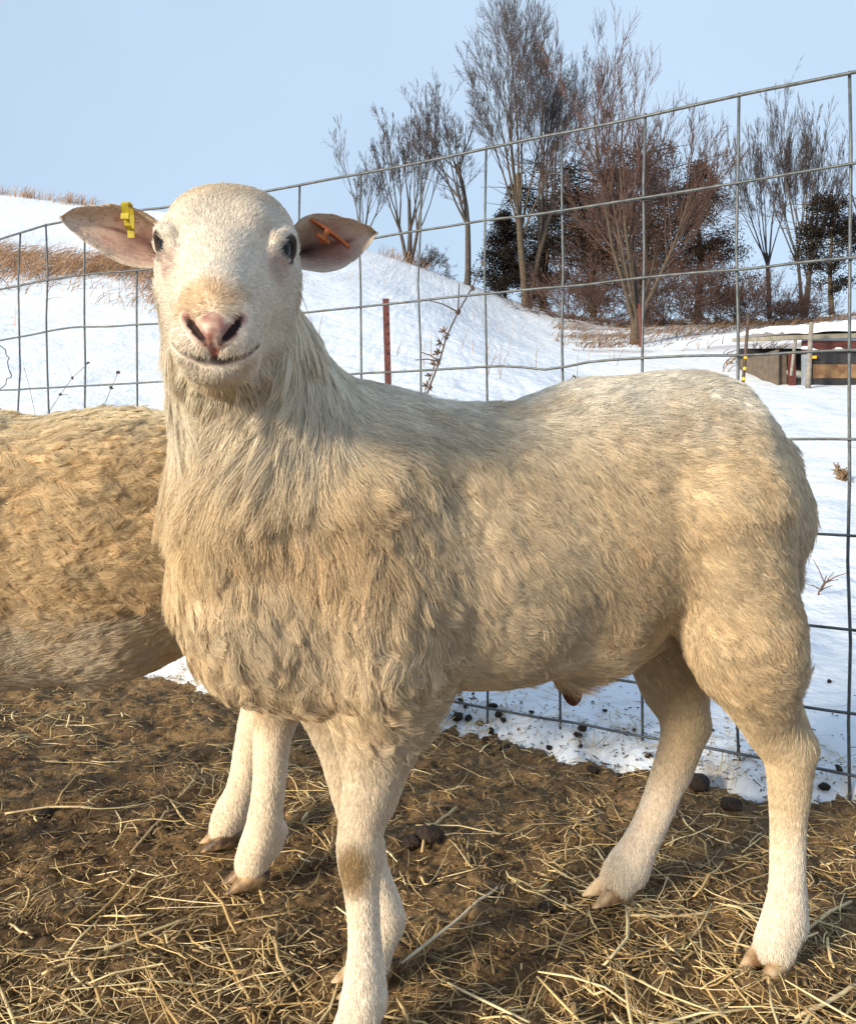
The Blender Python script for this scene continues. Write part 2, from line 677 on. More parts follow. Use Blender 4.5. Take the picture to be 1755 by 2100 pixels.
    for s in (1, -1):
        f.ball(hl(s * .0185, -.045, .020), .0425, .02)
        f.cap(hl(s * .033, -.038, -.018), hl(s * .028, -.030, -.080), .034, .030, .02)
        f.cap(hl(s * .030, -.020, -.030), hl(s * .014, .035, -.078), .028, .022, .02)
        f.cap(hl(s * .024, .004, .020), hl(s * .047, -.014, .016), .020, .014, .015)     # brow
        f.cap(hl(s * .040, .004, -.022), hl(s * .046, -.02, -.026), .014, .014, .012)    # cheek bone
    f.cap(hl(0, -.014, .004), hl(0, .050, -.060), .043, .0295, .02)       # face
    f.cap(hl(0, .050, -.060), hl(0, .067, -.080), .0295, .030, .012)
    for s in (1, -1):
        f.ball(hl(s * .0170, .067, -.0950), .0215, .010)                   # upper lips
        f.ball(hl(s * .020, .070, -.076), .0150, .010)                   # outer nostril wings
    f.ball(hl(0, .085, -.0900), .0100, .014)                              # nose tip
    f.cap(hl(0, -.055, -.070), hl(0, .040, -.108), .046, .024, .02)      # jaw
    f.ball(hl(0, .062, -.1115), .0165, .010)                              # chin
    for s in (1, -1):
        f.ball(hl(s * .016, .050, -.108), .017, .012)
    # cuts: nostrils, mouth, philtrum, eye sockets, laid on the surface they open
    def on_face(x, z, dy):
        y = np.linspace(.135, .02, 240)
        p = np.array([hl(x, q, z) for q in y])
        v = f.value(p)
        return (x, float(y[np.argmax(v < 0)]) + dy, z)
    MOUTH[:] = [on_face(x, z, 0.0) for x, z in ((0, -.1135), (.006, -.1136), (.012, -.1128), (.019, -.1108), (.026, -.1080), (.032, -.1040), (.0355, -.0990))]
    NOSTRIL[:] = [on_face(x, z, -.0022) for x, z in ((.0058, -.0975), (.0095, -.0945), (.0135, -.0900), (.0175, -.0845), (.0205, -.0785))]
    PHIL = [on_face(0, z, 0.0004) for z in (-.0965, -.1010, -.1060, -.1120)]
    for s in (1, -1):
        for n_, (p, q) in enumerate(zip(NOSTRIL[:-1], NOSTRIL[1:])):
            rr = (.0012, .0018, .0024, .0025, .0014)
            f.cap(hl(s * p[0], p[1], p[2]), hl(s * q[0], q[1], q[2]), rr[n_], rr[n_ + 1], .003, 1.0, True)
        for p, q in zip(MOUTH[:-1], MOUTH[1:]):
            f.cap(hl(s * p[0], p[1], p[2]), hl(s * q[0], q[1], q[2]), .0024, .0022, .003, 1.0, True)
        f.ball(hl(s * .0545, .0025, .001), .0142, .005, 1.0, True)
    for p, q in zip(PHIL[:-1], PHIL[1:]):
        f.cap(hl(*p), hl(*q), .0013, .0015, .002, 1.0, True)
    # eyelids
    for s in (1, -1):
        arc = [(.0430, .0180, -.0085), (.0480, .0155, .0052), (.0540, .0085, .0112), (.0590, -.004, .0110), (.0608, -.0140, .0030)]
        for p, q in zip(arc[:-1], arc[1:]):
            f.cap(hl(s * p[0], p[1], p[2]), hl(s * q[0], q[1], q[2]), .0036, .0036, .010)
        arc = [(.0430, .0180, -.0085), (.0510, .0105, -.0130), (.0575, -.002, -.0130), (.0608, -.0140, .0030)]
        for p, q in zip(arc[:-1], arc[1:]):
            f.cap(hl(s * p[0], p[1], p[2]), hl(s * q[0], q[1], q[2]), .0032, .0032, .006)
    return f


def ear_surface(fr, top, bot, cup, back, th=0.0032, ns=22, nt=14):
    """a cupped leaf between a top and a bottom edge (lists of points in the frame fr), hollow side against 'back'"""
    def res(E):
        E = np.asarray(E, float)
        d = np.r_[0, np.cumsum(np.linalg.norm(np.diff(E, axis=0), axis=1))]
        d /= d[-1]
        s = np.linspace(0, 1, ns)
        # smooth: cubic through catmull-rom style resample
        out = np.stack([np.interp(s, d, E[:, i]) for i in range(3)], 1)
        for _ in range(3):
            o2 = out.copy()
            o2[1:-1] = 0.25 * out[:-2] + 0.5 * out[1:-1] + 0.25 * out[2:]
            out = o2
        return out
    A, B = res(top), res(bot)
    t = np.linspace(0, 1, nt)[None, :, None]
    S = A[:, None] * (1 - t) + B[:, None] * t
    u = np.linspace(0, 1, ns)[:, None, None]
    prof = (1 - (2 * t - 1) ** 2)
    c = cup[0] * (1 - u) + cup[1] * u
    S = S + prof * c * np.asarray(back)[None, None, :]
    S = S + 0.0012 * vnoise(S.reshape(-1, 3) * 90, 5).reshape(ns, nt, 1)
    edge = np.minimum(np.minimum(t, 1 - t) * 6, 1) ** 0.5
    S2 = S + np.asarray(back)[None, None, :] * (th * edge + 0.0003)
    V = np.concatenate([S.reshape(-1, 3), S2.reshape(-1, 3)])
    n = ns * nt
    Q = []
    for i in range(ns - 1):
        for j in range(nt - 1):
            a, b, c_, d_ = i * nt + j, i * nt + j + 1, (i + 1) * nt + j + 1, (i + 1) * nt + j
            Q.append((a, d_, c_, b))
            Q.append((a + n, b + n, c_ + n, d_ + n))
    for i in range(ns - 1):
        for j in (0, nt - 1):
            a, d_ = i * nt + j, (i + 1) * nt + j
            Q.append((a, a + n, d_ + n, d_) if j == 0 else (a, d_, d_ + n, a + n))
    for j in range(nt - 1):
        a, b = j, j + 1
        Q.append((a, b, b + n, a + n))
        a, b = (ns - 1) * nt + j, (ns - 1) * nt + j + 1
        Q.append((a, a + n, b + n, b))
    uv = np.stack([np.broadcast_to(u, (ns, nt, 1)), np.broadcast_to(t, (ns, nt, 1))], 2).reshape(-1, 2)
    return V, np.array(Q), np.concatenate([uv, uv]), np.r_[np.ones(n), np.zeros(n)]


def hoof(name, fr, P, yaw, pitch, parent, mat, sc=1.0, spread=0.15):
    """a cloven hoof: two claws, toe along the heading, sole at P (in the frame)"""
    V, F = [], []
    rings = [(-.020, .017, .024, .0), (-.010, .021, .030, .0), (.008, .023, .031, .0), (.024, .020, .022, .0),
             (.036, .014, .013, .0), (.043, .007, .006, .0)]
    k = 10
    for s in (1, -1):
        base = len(V)
        for i, (x, w, h, z) in enumerate(rings):
            for j in range(k):
                a = j / k * 2 * math.pi
                cx, cz = math.cos(a), math.sin(a)
                cx = math.copysign(abs(cx) ** 0.6, cx)
                cz = math.copysign(abs(cz) ** 0.6, cz)
                slope = -0.006 * (1 - (cz + 1) / 2) * 0
                px = x - 0.008 * (cz + 1) / 2 + slope
                py = s * 0.0125 + cx * w / 2 * (1 - 0.12 * (cz + 1) / 2) + s * 0.004 * i / 5
                pz = (cz + 1) / 2 * h
                V.append((px, py, pz))
        for i in range(len(rings) - 1):
            for j in range(k):
                j2 = (j + 1) % k
                F.append((base + i * k + j, base + i * k + j2, base + (i + 1) * k + j2, base + (i + 1) * k + j))
        F.append(tuple(base + j for j in range(k))[::-1])
        F.append(tuple(base + (len(rings) - 1) * k + j for j in range(k)))
    V = np.array(V) * sc
    c, s_ = math.cos(yaw), math.sin(yaw)
    cp, sp = math.cos(pitch), math.sin(pitch)
    V = np.stack([V[:, 0] * cp + V[:, 2] * sp, V[:, 1], -V[:, 0] * sp + V[:, 2] * cp], 1)
    V = np.stack([V[:, 0] * c - V[:, 1] * s_, V[:, 0] * s_ + V[:, 1] * c, V[:, 2]], 1) + P
    return mesh_obj(name, V, F, mat, parent, True)


M_HAIR = mat_hair('wool_strand')
M_SKIN = mat_attr('sheep_skin', rough=0.75, spec=0.25, noise=0.12, scale=220, bump=0.25, bdist=0.001)
M_EYE = mat_plain('eye_dark', (0.007, 0.008, 0.012), rough=0.22, spec=0.16)
M_HOOF = mat_plain('horn', (0.58, 0.44, 0.28), rough=0.6, col2=(.20, .11, .05), scale=48, bump=0.3)


def gauss(P, c, r):
    return np.exp(-((P - np.asarray(c)) ** 2).sum(1) / (2 * r * r))


def lamb_regions(P):
    H = to_head(P)
    a, b = np.array([0, -.03, .012]), np.array([0, .06, -.085])
    t = np.clip(((H - a) @ (b - a)) / ((b - a) @ (b - a)), 0, 1)
    face = 1 - sstep(.070, .088, np.linalg.norm(H - a - t[:, None] * (b - a), axis=1) + 0.012 * t + .008 * vnoise(P * 60, 77))
    face = face * sstep(-.085, -.055, H[:, 1] - 0.35 * np.minimum(H[:, 2], 0))
    face = face * np.where(H[:, 1] < .03, sstep(-.125, -.095, H[:, 2]), 1)
    belly = sstep(-.21, -.15, P[:, 0]) * sstep(.11, .05, P[:, 0])
    leg = (1 - sstep(.26, .37, P[:, 2])) * (1 - face) * (1 - belly) * sstep(.30, .24, P[:, 0] - .5 * np.maximum(.30 - P[:, 2], 0))
    up = P[:, 2] + 0.9 * P[:, 0]
    ruff = sstep(.80, .92, up) * sstep(.16, .28, P[:, 0]) * (1 - face) * (1 - leg)
    return H, face, leg, ruff


def lamb_color(P, H, face, leg, ruff, back):
    x, y, z = P.T
    n1 = fbm(P * 9, 3, 3)
    n2 = fbm(P * 34, 3, 8)
    c = np.tile(np.array([.72, .59, .41]), (len(P), 1))
    mix = lambda c, k, w: c * (1 - w[:, None]) + np.asarray(k) * w[:, None]
    c = mix(c, (.78, .72, .62), sstep(.60, .70, z) * (1 - face))  # back paler and greyer: coat colour, with some skylight painted in
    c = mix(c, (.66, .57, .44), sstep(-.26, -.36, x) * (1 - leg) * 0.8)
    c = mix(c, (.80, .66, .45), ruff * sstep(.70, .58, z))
    c = mix(c, (.84, .77, .63), ruff * sstep(.60, .72, z) * 0.7)  # upper neck colour lightened to offset the shadow of the head
    c = mix(c, (.60, .46, .29), (1 - sstep(.33, .40, z)) * (1 - leg) * (1 - ruff) * 0.6)  # belly darker: mostly underside shade painted into the coat
    c = mix(c, (.52, .38, .22), sstep(.0, .5, n1 + 0.45 * n2) * 0.50 * (1 - face) * (1 - leg))
    c = mix(c, (.72, .62, .48), sstep(0.1, .6, -n1) * 0.4 * (1 - face))
    # legs: whiter towards the feet, muddier round the hocks
    c = mix(c, (.90, .83, .73), leg * sstep(.24, .13, z))
    c = mix(c, (.62, .52, .37), leg * sstep(.13, .22, z) * 0.6)
    c = mix(c, (.50, .38, .22), leg * np.clip(n2 + 0.05, 0, 1) * 0.40)
    c = mix(c, (.88, .81, .70), (P[:, 0] > .0) * leg * 0.45)
    # the worn, stained knee of the near foreleg
    k = FA.dep(720, 1785, .866)
    c = mix(c, (.30, .20, .085), sstep(.030, .010, np.linalg.norm((P - k) * np.array([1, 1, .72]), axis=1) + 0.006 * n2) * 0.9)
    # face
    c = mix(c, (.76, .705, .62), face)
    c = mix(c, (.66, .545, .40), face * sstep(.02, .06, H[:, 2]) * 0.75)
    c = mix(c, (.60, .42, .23), face * sstep(.034, .012, np.linalg.norm((H - np.array([-.004, .082, -.062])) * np.array([.8, .6, 1.2]), axis=1) + .010 * n2) * 0.75)
    c = mix(c, (.55, .42, .37), face * sstep(.020, .008, np.linalg.norm(np.abs(H) * np.array([1, 1, 1]) - np.array([.046, .014, .020]), axis=1)) * (H[:, 2] < 0) * 0.7)
    st = FA.mid(1173, 1425)
    c = mix(c, (.13, .045, .030), sstep(.034, .022, np.linalg.norm(P - st - [0, 0, -.004], axis=1)) * (z < .355))
    c = c * (1 + 0.10 * n2 + 0.06 * n1)[:, None]
    return np.clip(c, .02, .93)


def lamb_bare(H):
    """masks of bare skin: nose pad, lips, eye rims"""
    ax = np.abs(H[:, 0])
    w = np.interp(H[:, 2], [-.1125, -.109, -.101, -.093, -.085, -.078, -.074], [.0, .0028, .0060, .0090, .0135, .008, .0])
    pad = sstep(1.25, .85, ax / np.maximum(w, 1e-4)) * (H[:, 1] > .06) * (H[:, 2] > -.112) * (H[:, 2] < -.070)
    mp = np.array(MOUTH)
    Q = np.stack([ax, H[:, 1], H[:, 2]], 1)
    d = np.full(len(H), 9.0)
    for a, b in zip(mp[:-1], mp[1:]):
        t = np.clip(((Q - a) @ (b - a)) / ((b - a) @ (b - a)), 0, 1)
        d = np.minimum(d, np.linalg.norm(Q - a - t[:, None] * (b - a), axis=1))
    lip = sstep(np.interp(ax, [0, .012, .02, .034], [.0068, .0062, .0044, .0034]), .0022, d)
    e = np.linalg.norm(Q - np.array([.0525, .001, .000]), axis=1)
    eye = sstep(.0190, .0155, e)
    ns = np.full(len(H), 9.0)
    npz = np.array(NOSTRIL)
    for a, b in zip(npz[:-1], npz[1:]):
        t = np.clip(((Q - a) @ (b - a)) / ((b - a) @ (b - a)), 0, 1)
        ns = np.minimum(ns, np.linalg.norm(Q - a - t[:, None] * (b - a), axis=1))
    nos = sstep(.0078, .0052, ns)
    return pad, lip, eye, nos


def lamb_flow(P, H, face, leg, ruff):
    x, y, z = P.T
    n = len(P)
    mix = lambda c, k, w: c * (1 - w[:, None]) + np.asarray(k) * w[:, None]
    f = np.tile(np.array([-.85, 0, -.60]), (n, 1))
    f = mix(f, (-1, 0, -.12), sstep(.60, .70, z))
    f = mix(f, (-.50, 0, -.90), sstep(-.20, -.32, x))
    f = mix(f, (-.40, 0, -.95), sstep(.06, .17, x) * sstep(.66, .55, z))
    f = mix(f, (-.95, 0, -.25), sstep(.42, .36, z) * (1 - leg))
    f = mix(f, (.10, 0, -1), ruff)
    f = mix(f, (.55, .25, -1), ruff * gauss(P, FA.mid(600, 1000, .09), .09))
    f = mix(f, (-.10, 0, -1), leg)
    f = mix(f, (-.55, 0, -.85), leg * sstep(.28, .36, z))
    # face: back from the nose, over the brow and out over the cheeks
    hf = np.stack([H[:, 0] * 9, -np.ones(n) * .5, -.25 + .80 * sstep(-.075, .0, H[:, 2])], 1)
    fw = (hf @ HM) @ FA.Rm
    f = f * (1 - face[:, None]) + norm(fw) * face[:, None]
    w = np.stack([vnoise(P * 13, 21), vnoise(P * 13, 22), vnoise(P * 13, 23)], 1)
    w2 = np.stack([vnoise(P * 34, 31), vnoise(P * 34, 32), vnoise(P * 34, 33)], 1)
    return norm(f) + (0.30 * w * (1 - 0.5 * face[:, None]) * (1 - .6 * leg[:, None]) + 0.16 * w2) * (1 - .15 * ruff[:, None])


def build_lamb(hair=1.0):
    g = np.random.default_rng(11)
    root = empty('sheep', FA.O, FA.ang)
    tag(root, 'cream ram lamb with yellow and orange ear tags, facing the viewer in full view', 'sheep')
    f = lamb_field()
    h = 0.0052
    F, lo = f.grid((-.56, -.26, .0), (.56, .32, .96), h)
    V, Q = surface_nets(F, lo, h)
    V = relax(V, Q, 3, .5)
    # the head at a finer resolution, the same surface
    hc = hl(0, .018, -.036)
    hr = .122
    h2 = 0.0021
    F2, lo2 = f.grid(hc - hr - .012, hc + hr + .012, h2)
    V2, Q2 = surface_nets(F2, lo2, h2)
    V2 = relax(V2, Q2, 1, .4)
    d1 = np.linalg.norm(V - hc, axis=1)
    d2 = np.linalg.norm(V2 - hc, axis=1)
    V, Q = keep_faces(V, Q, (d1[Q] > hr - .004).all(1))
    N2 = vnormals(V2, Q2)
    V2 = V2 - N2 * (0.0012 * sstep(hr - .012, hr - .003, d2))[:, None]
    V2, Q2 = keep_faces(V2, Q2, (d2[Q2] < hr).all(1))
    VB = np.concatenate([V, V2])
    QB = np.concatenate([Q, Q2 + len(V)])
    NB = vnormals(VB, QB)
    # drop what is left below the soles
    # ears
    def E(px, py, d):
        return FA.dep(px, py, d)
    backw = FA.Rm.T @ np.array([0, 1.0, 0])
    earL = ear_surface(FA, [E(342, 466, .800), E(312, 442, .800), E(272, 424, .796), E(236, 418, .792), (E(185, 419, .790)), E(148, 427, .788), E(127, 438, .786), E(123, 445, .786)],
                       [E(342, 540, .805), E(312, 553, .800), E(272, 549, .795), E(235, 535, .792), E(190, 506, .790), E(150, 478, .788), E(130, 460, .786), E(124, 450, .786)], (.034, .006), backw + np.array([0, 0, 0.15]))
    earR = ear_surface(FA, [E(596, 474, .820), E(614, 450, .823), E(650, 434, .830), E(690, 440, .842), E(735, 453, .855), E(760, 461, .865), E(769, 468, .868), E(771, 475, .868)],
                       [E(596, 540, .820), E(624, 556, .826), E(662, 558, .835), E(695, 555, .845), (E(728, 533, .855)), E(755, 505, .864), E(768, 487, .867), E(771, 478, .868)], (.042, .008), backw + np.array([0, 0, 0.15]))
    parts_V, parts_Q, cols = [VB], [QB], []
    H, face, leg, ruff = lamb_regions(VB)
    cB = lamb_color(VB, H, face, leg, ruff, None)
    pad, lip, eye, nos = lamb_bare(H)
    npz = np.array(NOSTRIL)
    Qh = np.stack([np.abs(H[:, 0]), H[:, 1], H[:, 2]], 1)
    deep = np.zeros(len(H))
    for a_, b_ in zip(npz[:-1], npz[1:]):
        t_ = np.clip(((Qh - a_) @ (b_ - a_)) / ((b_ - a_) @ (b_ - a_)), 0, 1)
        q_ = a_ + t_[:, None] * (b_ - a_)
        deep = np.maximum(deep, (np.linalg.norm(Qh - q_, axis=1) < .0040) * sstep(.0012, -.0012, Qh[:, 1] - q_[:, 1]))
    mixc = lambda c, k, w: c * (1 - w[:, None]) + np.asarray(k) * w[:, None]
    skin = cB * np.array([.72, .62, .54]) * (1 - face[:, None]) + cB * np.array([.95, .90, .85]) * face[:, None]  # brown undercoat, darkened so the gaps between locks look shaded
    skin = mixc(skin, (.60, .44, .36), face * 0.25)
    nn = fbm(VB * 120, 2, 4)
    skin = mixc(skin, np.array([.33, .130, .108]), pad * np.clip(.82 + 1.1 * nn, 0, 1))
    skin = skin * (1 + .35 * fbm(VB * 260, 2, 5) * np.clip(pad + nos, 0, 1))[:, None]
    skin = mixc(skin, (.30, .145, .120), nos * np.clip(.75 + .5 * nn, 0, 1))
    skin = mixc(skin, (.030, .014, .013), deep)  # shade inside the nostrils, painted as a near-black colour
    skin = mixc(skin, (.055, .035, .032), lip * np.clip(.9 + .3 * nn, 0, 1))
    skin = mixc(skin, (.035, .024, .022), eye)
    cols.append(skin)
    off = len(VB)
    ears = []
    for Ve, Qe, uv, fr in (earL, earR):
        parts_V.append(Ve)
        parts_Q.append(Qe + off)
        off += len(Ve)
        ne = fbm(Ve * 60, 3, 9)
        c = np.tile(np.array([.58, .48, .39]), (len(Ve), 1))
        inner = fr * np.sin(np.clip(uv[:, 1], 0, 1) * math.pi) ** 0.7
        c = mixc(c, (.42, .215, .175), inner * sstep(1.0, .45, uv[:, 0]) * np.clip(.70 + 1.1 * ne + .7 * (uv[:, 1] - .4), 0, 1))
        vein = fr * np.exp(-((uv[:, 1] - .40 - .14 * (1 - uv[:, 0])) / .055) ** 2) * sstep(.80, .55, uv[:, 0])
        c = mixc(c, (.13, .045, .036), vein * .9)
        c = mixc(c, (.045, .02, .02), fr * np.exp(-((uv[:, 1] - .55) / .16) ** 2) * sstep(.42, .12, uv[:, 0]))  # shade of the ear's hollow painted in near its base
        cols.append(np.clip(c, .01, .9))
        ears.append((Ve, Qe, uv, fr, c))
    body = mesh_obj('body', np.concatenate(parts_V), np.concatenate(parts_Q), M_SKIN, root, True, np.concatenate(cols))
    # eyes
    for s in (1, -1):
        me = bpy.data.meshes.new('eye')
        import bmesh
        bm = bmesh.new()
        bmesh.ops.create_uvsphere(bm, u_segments=24, v_segments=16, radius=0.0150)
        bm.to_mesh(me); bm.free()
        for p in me.polygons: p.use_smooth = True
        me.materials.append(M_EYE)
        o = bpy.data.objects.new('eye', me)
        COL.objects.link(o)
        o.parent = root
        o.location = hl(s * .0458, -.0015, .0012)
    # hooves
    fw = 0.0
    dp = FA.dep
    hoof('hoof', FA, dp(716, 2168, .858) * [1, 1, 0] + [0.004, 0, 0.0], 0.10, 0, root, M_HOOF, .95)
    hoof('hoof', FA, dp(752, 2015, .972) * [1, 1, 0], 0.05, 0, root, M_HOOF, .92)
    hoof('hoof', FA, dp(1578, 1985, .997) * [1, 1, 0], 0.30, 0, root, M_HOOF, .92)
    hoof('hoof', FA, dp(1258, 1842, 1.155) * [1, 1, 0], 0.0, 0, root, M_HOOF, .95)
    if hair <= 0:
        return root
    # ---------------- coat
    camL = FA.loc((0, 0, CAMZ))
    nroot = int(950000 * hair)
    P, N, area = scatter(VB, NB, QB, nroot, g)
    H, face, leg, ruff = lamb_regions(P)
    pad, lip, eye, nos = lamb_bare(H)
    # fewer strands on the side turned away
    facing = (norm(camL - P) * N).sum(1)
    dens = np.where(facing > -.25, 1.0, .30)
    dens = dens * (1 - .0 * leg)
    bare = np.clip(pad + lip * 1.2 + eye + nos, 0, 1)
    dens = dens * (bare < .35)
    dens = dens * (P[:, 2] > .016)
    dens = dens * (np.linalg.norm(P - FA.mid(1173, 1418), axis=1) > .024)
    want = np.where(face > .5, 1.0, np.where(leg > .5, .85, .62))
    ok = g.random(nroot) < dens * want
    P, N, H, face, leg, ruff, facing = P[ok], N[ok], H[ok], face[ok], leg[ok], ruff[ok], facing[ok]
    n = len(P)
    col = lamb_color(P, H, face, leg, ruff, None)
    flow = lamb_flow(P, H, face, leg, ruff)
    jaw = sstep(-.45, -.65, N[:, 2]) * sstep(-.145, -.13, H[:, 2]) * sstep(-.07, -.09, H[:, 2]) * (np.abs(H[:, 0]) < .08) * (H[:, 1] > -.12)
    jb = (np.array([0, -1.0, -.35]) @ HM) @ FA.Rm
    flow = flow * (1 - jaw[:, None]) + jb * jaw[:, None]
    x, y, z = P.T
    mix1 = lambda a, b, w: a * (1 - w) + b * w
    L = np.full(n, .029)
    L = mix1(L, .025, sstep(.62, .70, z))
    L = mix1(L, .024, sstep(-.10, -.22, x))
    L = mix1(L, .050, sstep(-.36, -.43, x) * sstep(.62, .54, z) * sstep(.34, .42, z))
    L = mix1(L, .036, sstep(.02, .14, x))
    L = mix1(L, .072, ruff * sstep(.76, .62, z))
    L = mix1(L, .046, ruff * sstep(.62, .78, z))
    L = mix1(L, .0075, leg)
    L = mix1(L, .014, leg * sstep(.075, .045, z))
    L = mix1(L, .018, leg * sstep(.22, .34, z))
    L = mix1(L, .034, jaw)
    L = mix1(L, .0075, face)
    L = mix1(L, .0055, face * sstep(.03, .07, H[:, 1]))
    tuft = gauss(P, FA.mid(1262, 1375), .032) * (z < .40)
    L = mix1(L, .050, np.clip(tuft * 1.3, 0, 1))
    L = L * (1 + .25 * vnoise(P * 22, 41))
    lift = np.full(n, .38)
    lift = mix1(lift, .20, ruff)
    lift = mix1(lift, .30, leg)
    lift = mix1(lift, .38, face)
    lift = mix1(lift, 1.5, jaw)
    clump = mix1(np.full(n, .58), .86, sstep(.02, .12, x) * sstep(.62, .54, z))
    clump = mix1(clump, .68, ruff)
    clump = mix1(clump, .45, leg * sstep(.34, .24, z))
    clump = mix1(clump, .24, face)
    curl = mix1(np.full(n, .05), .075, sstep(.02, .12, x) * (1 - ruff))
    curl = mix1(curl, .05, face)
    jit = mix1(np.full(n, .28), .26, face)
    jit = mix1(jit, .15, ruff)
    shoulder = (x + .02 * vnoise(P * 30, 55) > .055) & (z + .03 * vnoise(P * 25, 56) < .63)
    reg = np.where(face > .5, 0, np.where(leg > .5, 1, np.where(ruff > .5, 2, np.where(shoulder, 4, 3))))
    for r, nm, lr, r0, r1 in ((0, 'face_hair', 1 / 9, .00022, .00009), (1, 'leg_hair', 1 / 9, .00024, .00009),
                              (2, 'neck_ruff', 1 / 34, .00028, .00012), (3, 'body_coat', 1 / 12, .00028, .00011),
                              (4, 'shoulder_wool', 1 / 75, .00028, .00012)):
        s = reg == r
        prm = dict(flow=flow[s], len=L[s], lift=lift[s], clump=clump[s], curl=curl[s], jit=jit[s], lock_ratio=lr, aniso=(1, 1, .40) if r in (2, 4) else (1, 1, 1))
        X, own, nc = grow(P[s], N[s], prm, g, 6 if r > 1 else 4)
        k = X.shape[1]
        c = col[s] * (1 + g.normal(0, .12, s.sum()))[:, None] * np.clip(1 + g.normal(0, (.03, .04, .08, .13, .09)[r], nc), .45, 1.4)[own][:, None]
        rad = np.linspace(r0, r1, k)[None, :] * (0.8 + .4 * g.random(s.sum()))[:, None]
        o = curves_obj(nm, X, rad, c, M_HAIR, root)
    # ear fuzz
    for Ve, Qe, uv, fr, c in ears:
        Ne = vnormals(Ve, Qe)
        ne = int(9000 * hair)
        T = np.arange(len(Ve))
        Pe, Nn, _ = scatter(Ve, Ne, Qe, ne, g)
        kd = KDTree(len(Ve))
        for i, p in enumerate(Ve): kd.insert(p, i)
        kd.balance()
        ii = np.array([kd.find(p)[1] for p in Pe])
        s_ = uv[ii, 0]
        keep = g.random(ne) < np.where(fr[ii] > .5, np.clip(np.abs(uv[ii, 1] - .5) * 1.6 - .12 + .35 * (s_ > .7), .03, 1), 1)
        Pe, Nn, ii = Pe[keep], Nn[keep], ii[keep]
        tip = Ve[(21) * 14 + 7]
        fl = norm(tip - Pe)
        m_ = len(Pe)
        prm = dict(flow=fl, len=np.full(m_, .005), lift=np.full(m_, .3), clump=np.full(m_, .3), curl=np.full(m_, .05),
                   jit=np.full(m_, .3), lock_ratio=1 / 8)
        X, own, nc = grow(Pe, Nn, prm, g, 4)
        cc = np.clip(c[ii] * 1.15 + .03, 0, 1) * (1 + g.normal(0, .1, m_))[:, None]
        rad = np.linspace(.00020, .00008, 4)[None, :] * np.ones((m_, 1))
        curves_obj('ear_hair', X, rad, cc, M_HAIR, root)
    return root

# ------------------------------------------------------------------ the ground: trampled pen floor, snow and hill
FX = np.array([(2.60, 0.35), (0.757, 1.48), (-0.336, 2.15), (-0.842, 2.38), (-1.023, 2.45), (-1.167, 2.527), (-1.30, 2.628), (-2.3, 3.38), (-4.2, 4.8)])   # the fence line


def beyond(x, y):
    """metres beyond the fence line (negative inside the pen)"""
    a = (x - .757) * .523 + (y - 1.48) * .853
    b = (x + .336) * .42 + (y - 2.15) * .907
    c = (x + 1.167) * .60 + (y - 2.527) * .80
    return np.where(x < -1.167, c, np.maximum(a, b))


CR_X = [-60, -24, -15.6, -12, -8, -4.5, -2.4, -.9, .4, 2.2, 3.6, 5.7, 9, 12.8, 16, 24, 60]
CR_Z = [11.5, 10.2, 9.55, 9.2, 8.8, 8.1, 7.55, 7.2, 6.75, 5.85, 5.35, 5.0, 5.0, 5.1, 5.6, 6.0, 6.5]


def hill(x, y):
    xx = np.where(y < 30, x * (30 / np.clip(y, 16, 30)), x)
    zc = sum(np.interp(xx + o_, CR_X, CR_Z) for o_ in (-1.6, -.8, 0, .8, 1.6)) / 5.0
    s = np.clip((y - 2.0) / 28.0, 0, None)
    s = np.where(s < 1, s ** 1.2, 1 + (1 - np.exp(-(s - 1) * 1.5)) * .05)
    far = sstep(38, 120, y)
    return zc * s * (1 - .55 * far) + 0


def mud_z(x, y):
    p = xy0(x, y)
    q = p * np.array([1.0, 1.15, 1])
    z = .016 * fbm(q * 4.5, 3, 101) + .014 * fbm(q * 15, 3, 102) + .015 * np.abs(fbm(q * 34, 3, 103)) + .006 * fbm(q * 80, 2, 104)
    # hoof dents
    d = vnoise(q * 9 + 4.4, 111)
    z = z - .016 * sstep(.45, .75, d)
    return z - .014


def snow_z(x, y):
    p = xy0(x, y)
    x = p[:, 0]; y = p[:, 1]
    b = beyond(x, y)
    edge = b + .045 + .055 * fbm(p * 5.5, 3, 120) + .05 * fbm(p * 17, 2, 121) * 1.0
    thick = -.06 + .095 * sstep(-.10, .10, edge) + .03 * sstep(.05, .8, b)
    thick = thick + .010 * fbm(p * 14, 3, 122) * sstep(-.05, .1, edge)
    lump = .028 * fbm(p * 2.2, 4, 123) - .035 * sstep(.42, .75, vnoise(p * 3.1, 128)) * sstep(.3, .8, b) * sstep(9, 5, y) + .10 * fbm(p * .35, 3, 124) * sstep(2, 9, y) + .35 * fbm(p * .10, 2, 125) * sstep(8, 20, y)
    drift = .035 * np.abs(vnoise(p * np.array([.8, 2.4, 1]) + 9, 126)) * sstep(.8, 3, b)
    return hill(x, y) + thick + lump * sstep(.0, .6, b) + drift


def height_sheet(name, xs, ys, fn, mat, cols=None):
    X, Y = np.meshgrid(xs, ys)
    Z = fn(X.ravel(), Y.ravel())
    V = np.stack([X.ravel(), Y.ravel(), Z], 1)
    nx, ny = len(xs), len(ys)
    i = np.arange(nx * ny).reshape(ny, nx)
    Q = np.stack([i[:-1, :-1], i[:-1, 1:], i[1:, 1:], i[1:, :-1]], -1).reshape(-1, 4)
    c = cols(V) if cols else None
    return mesh_obj(name, V, Q, mat, None, True, c)


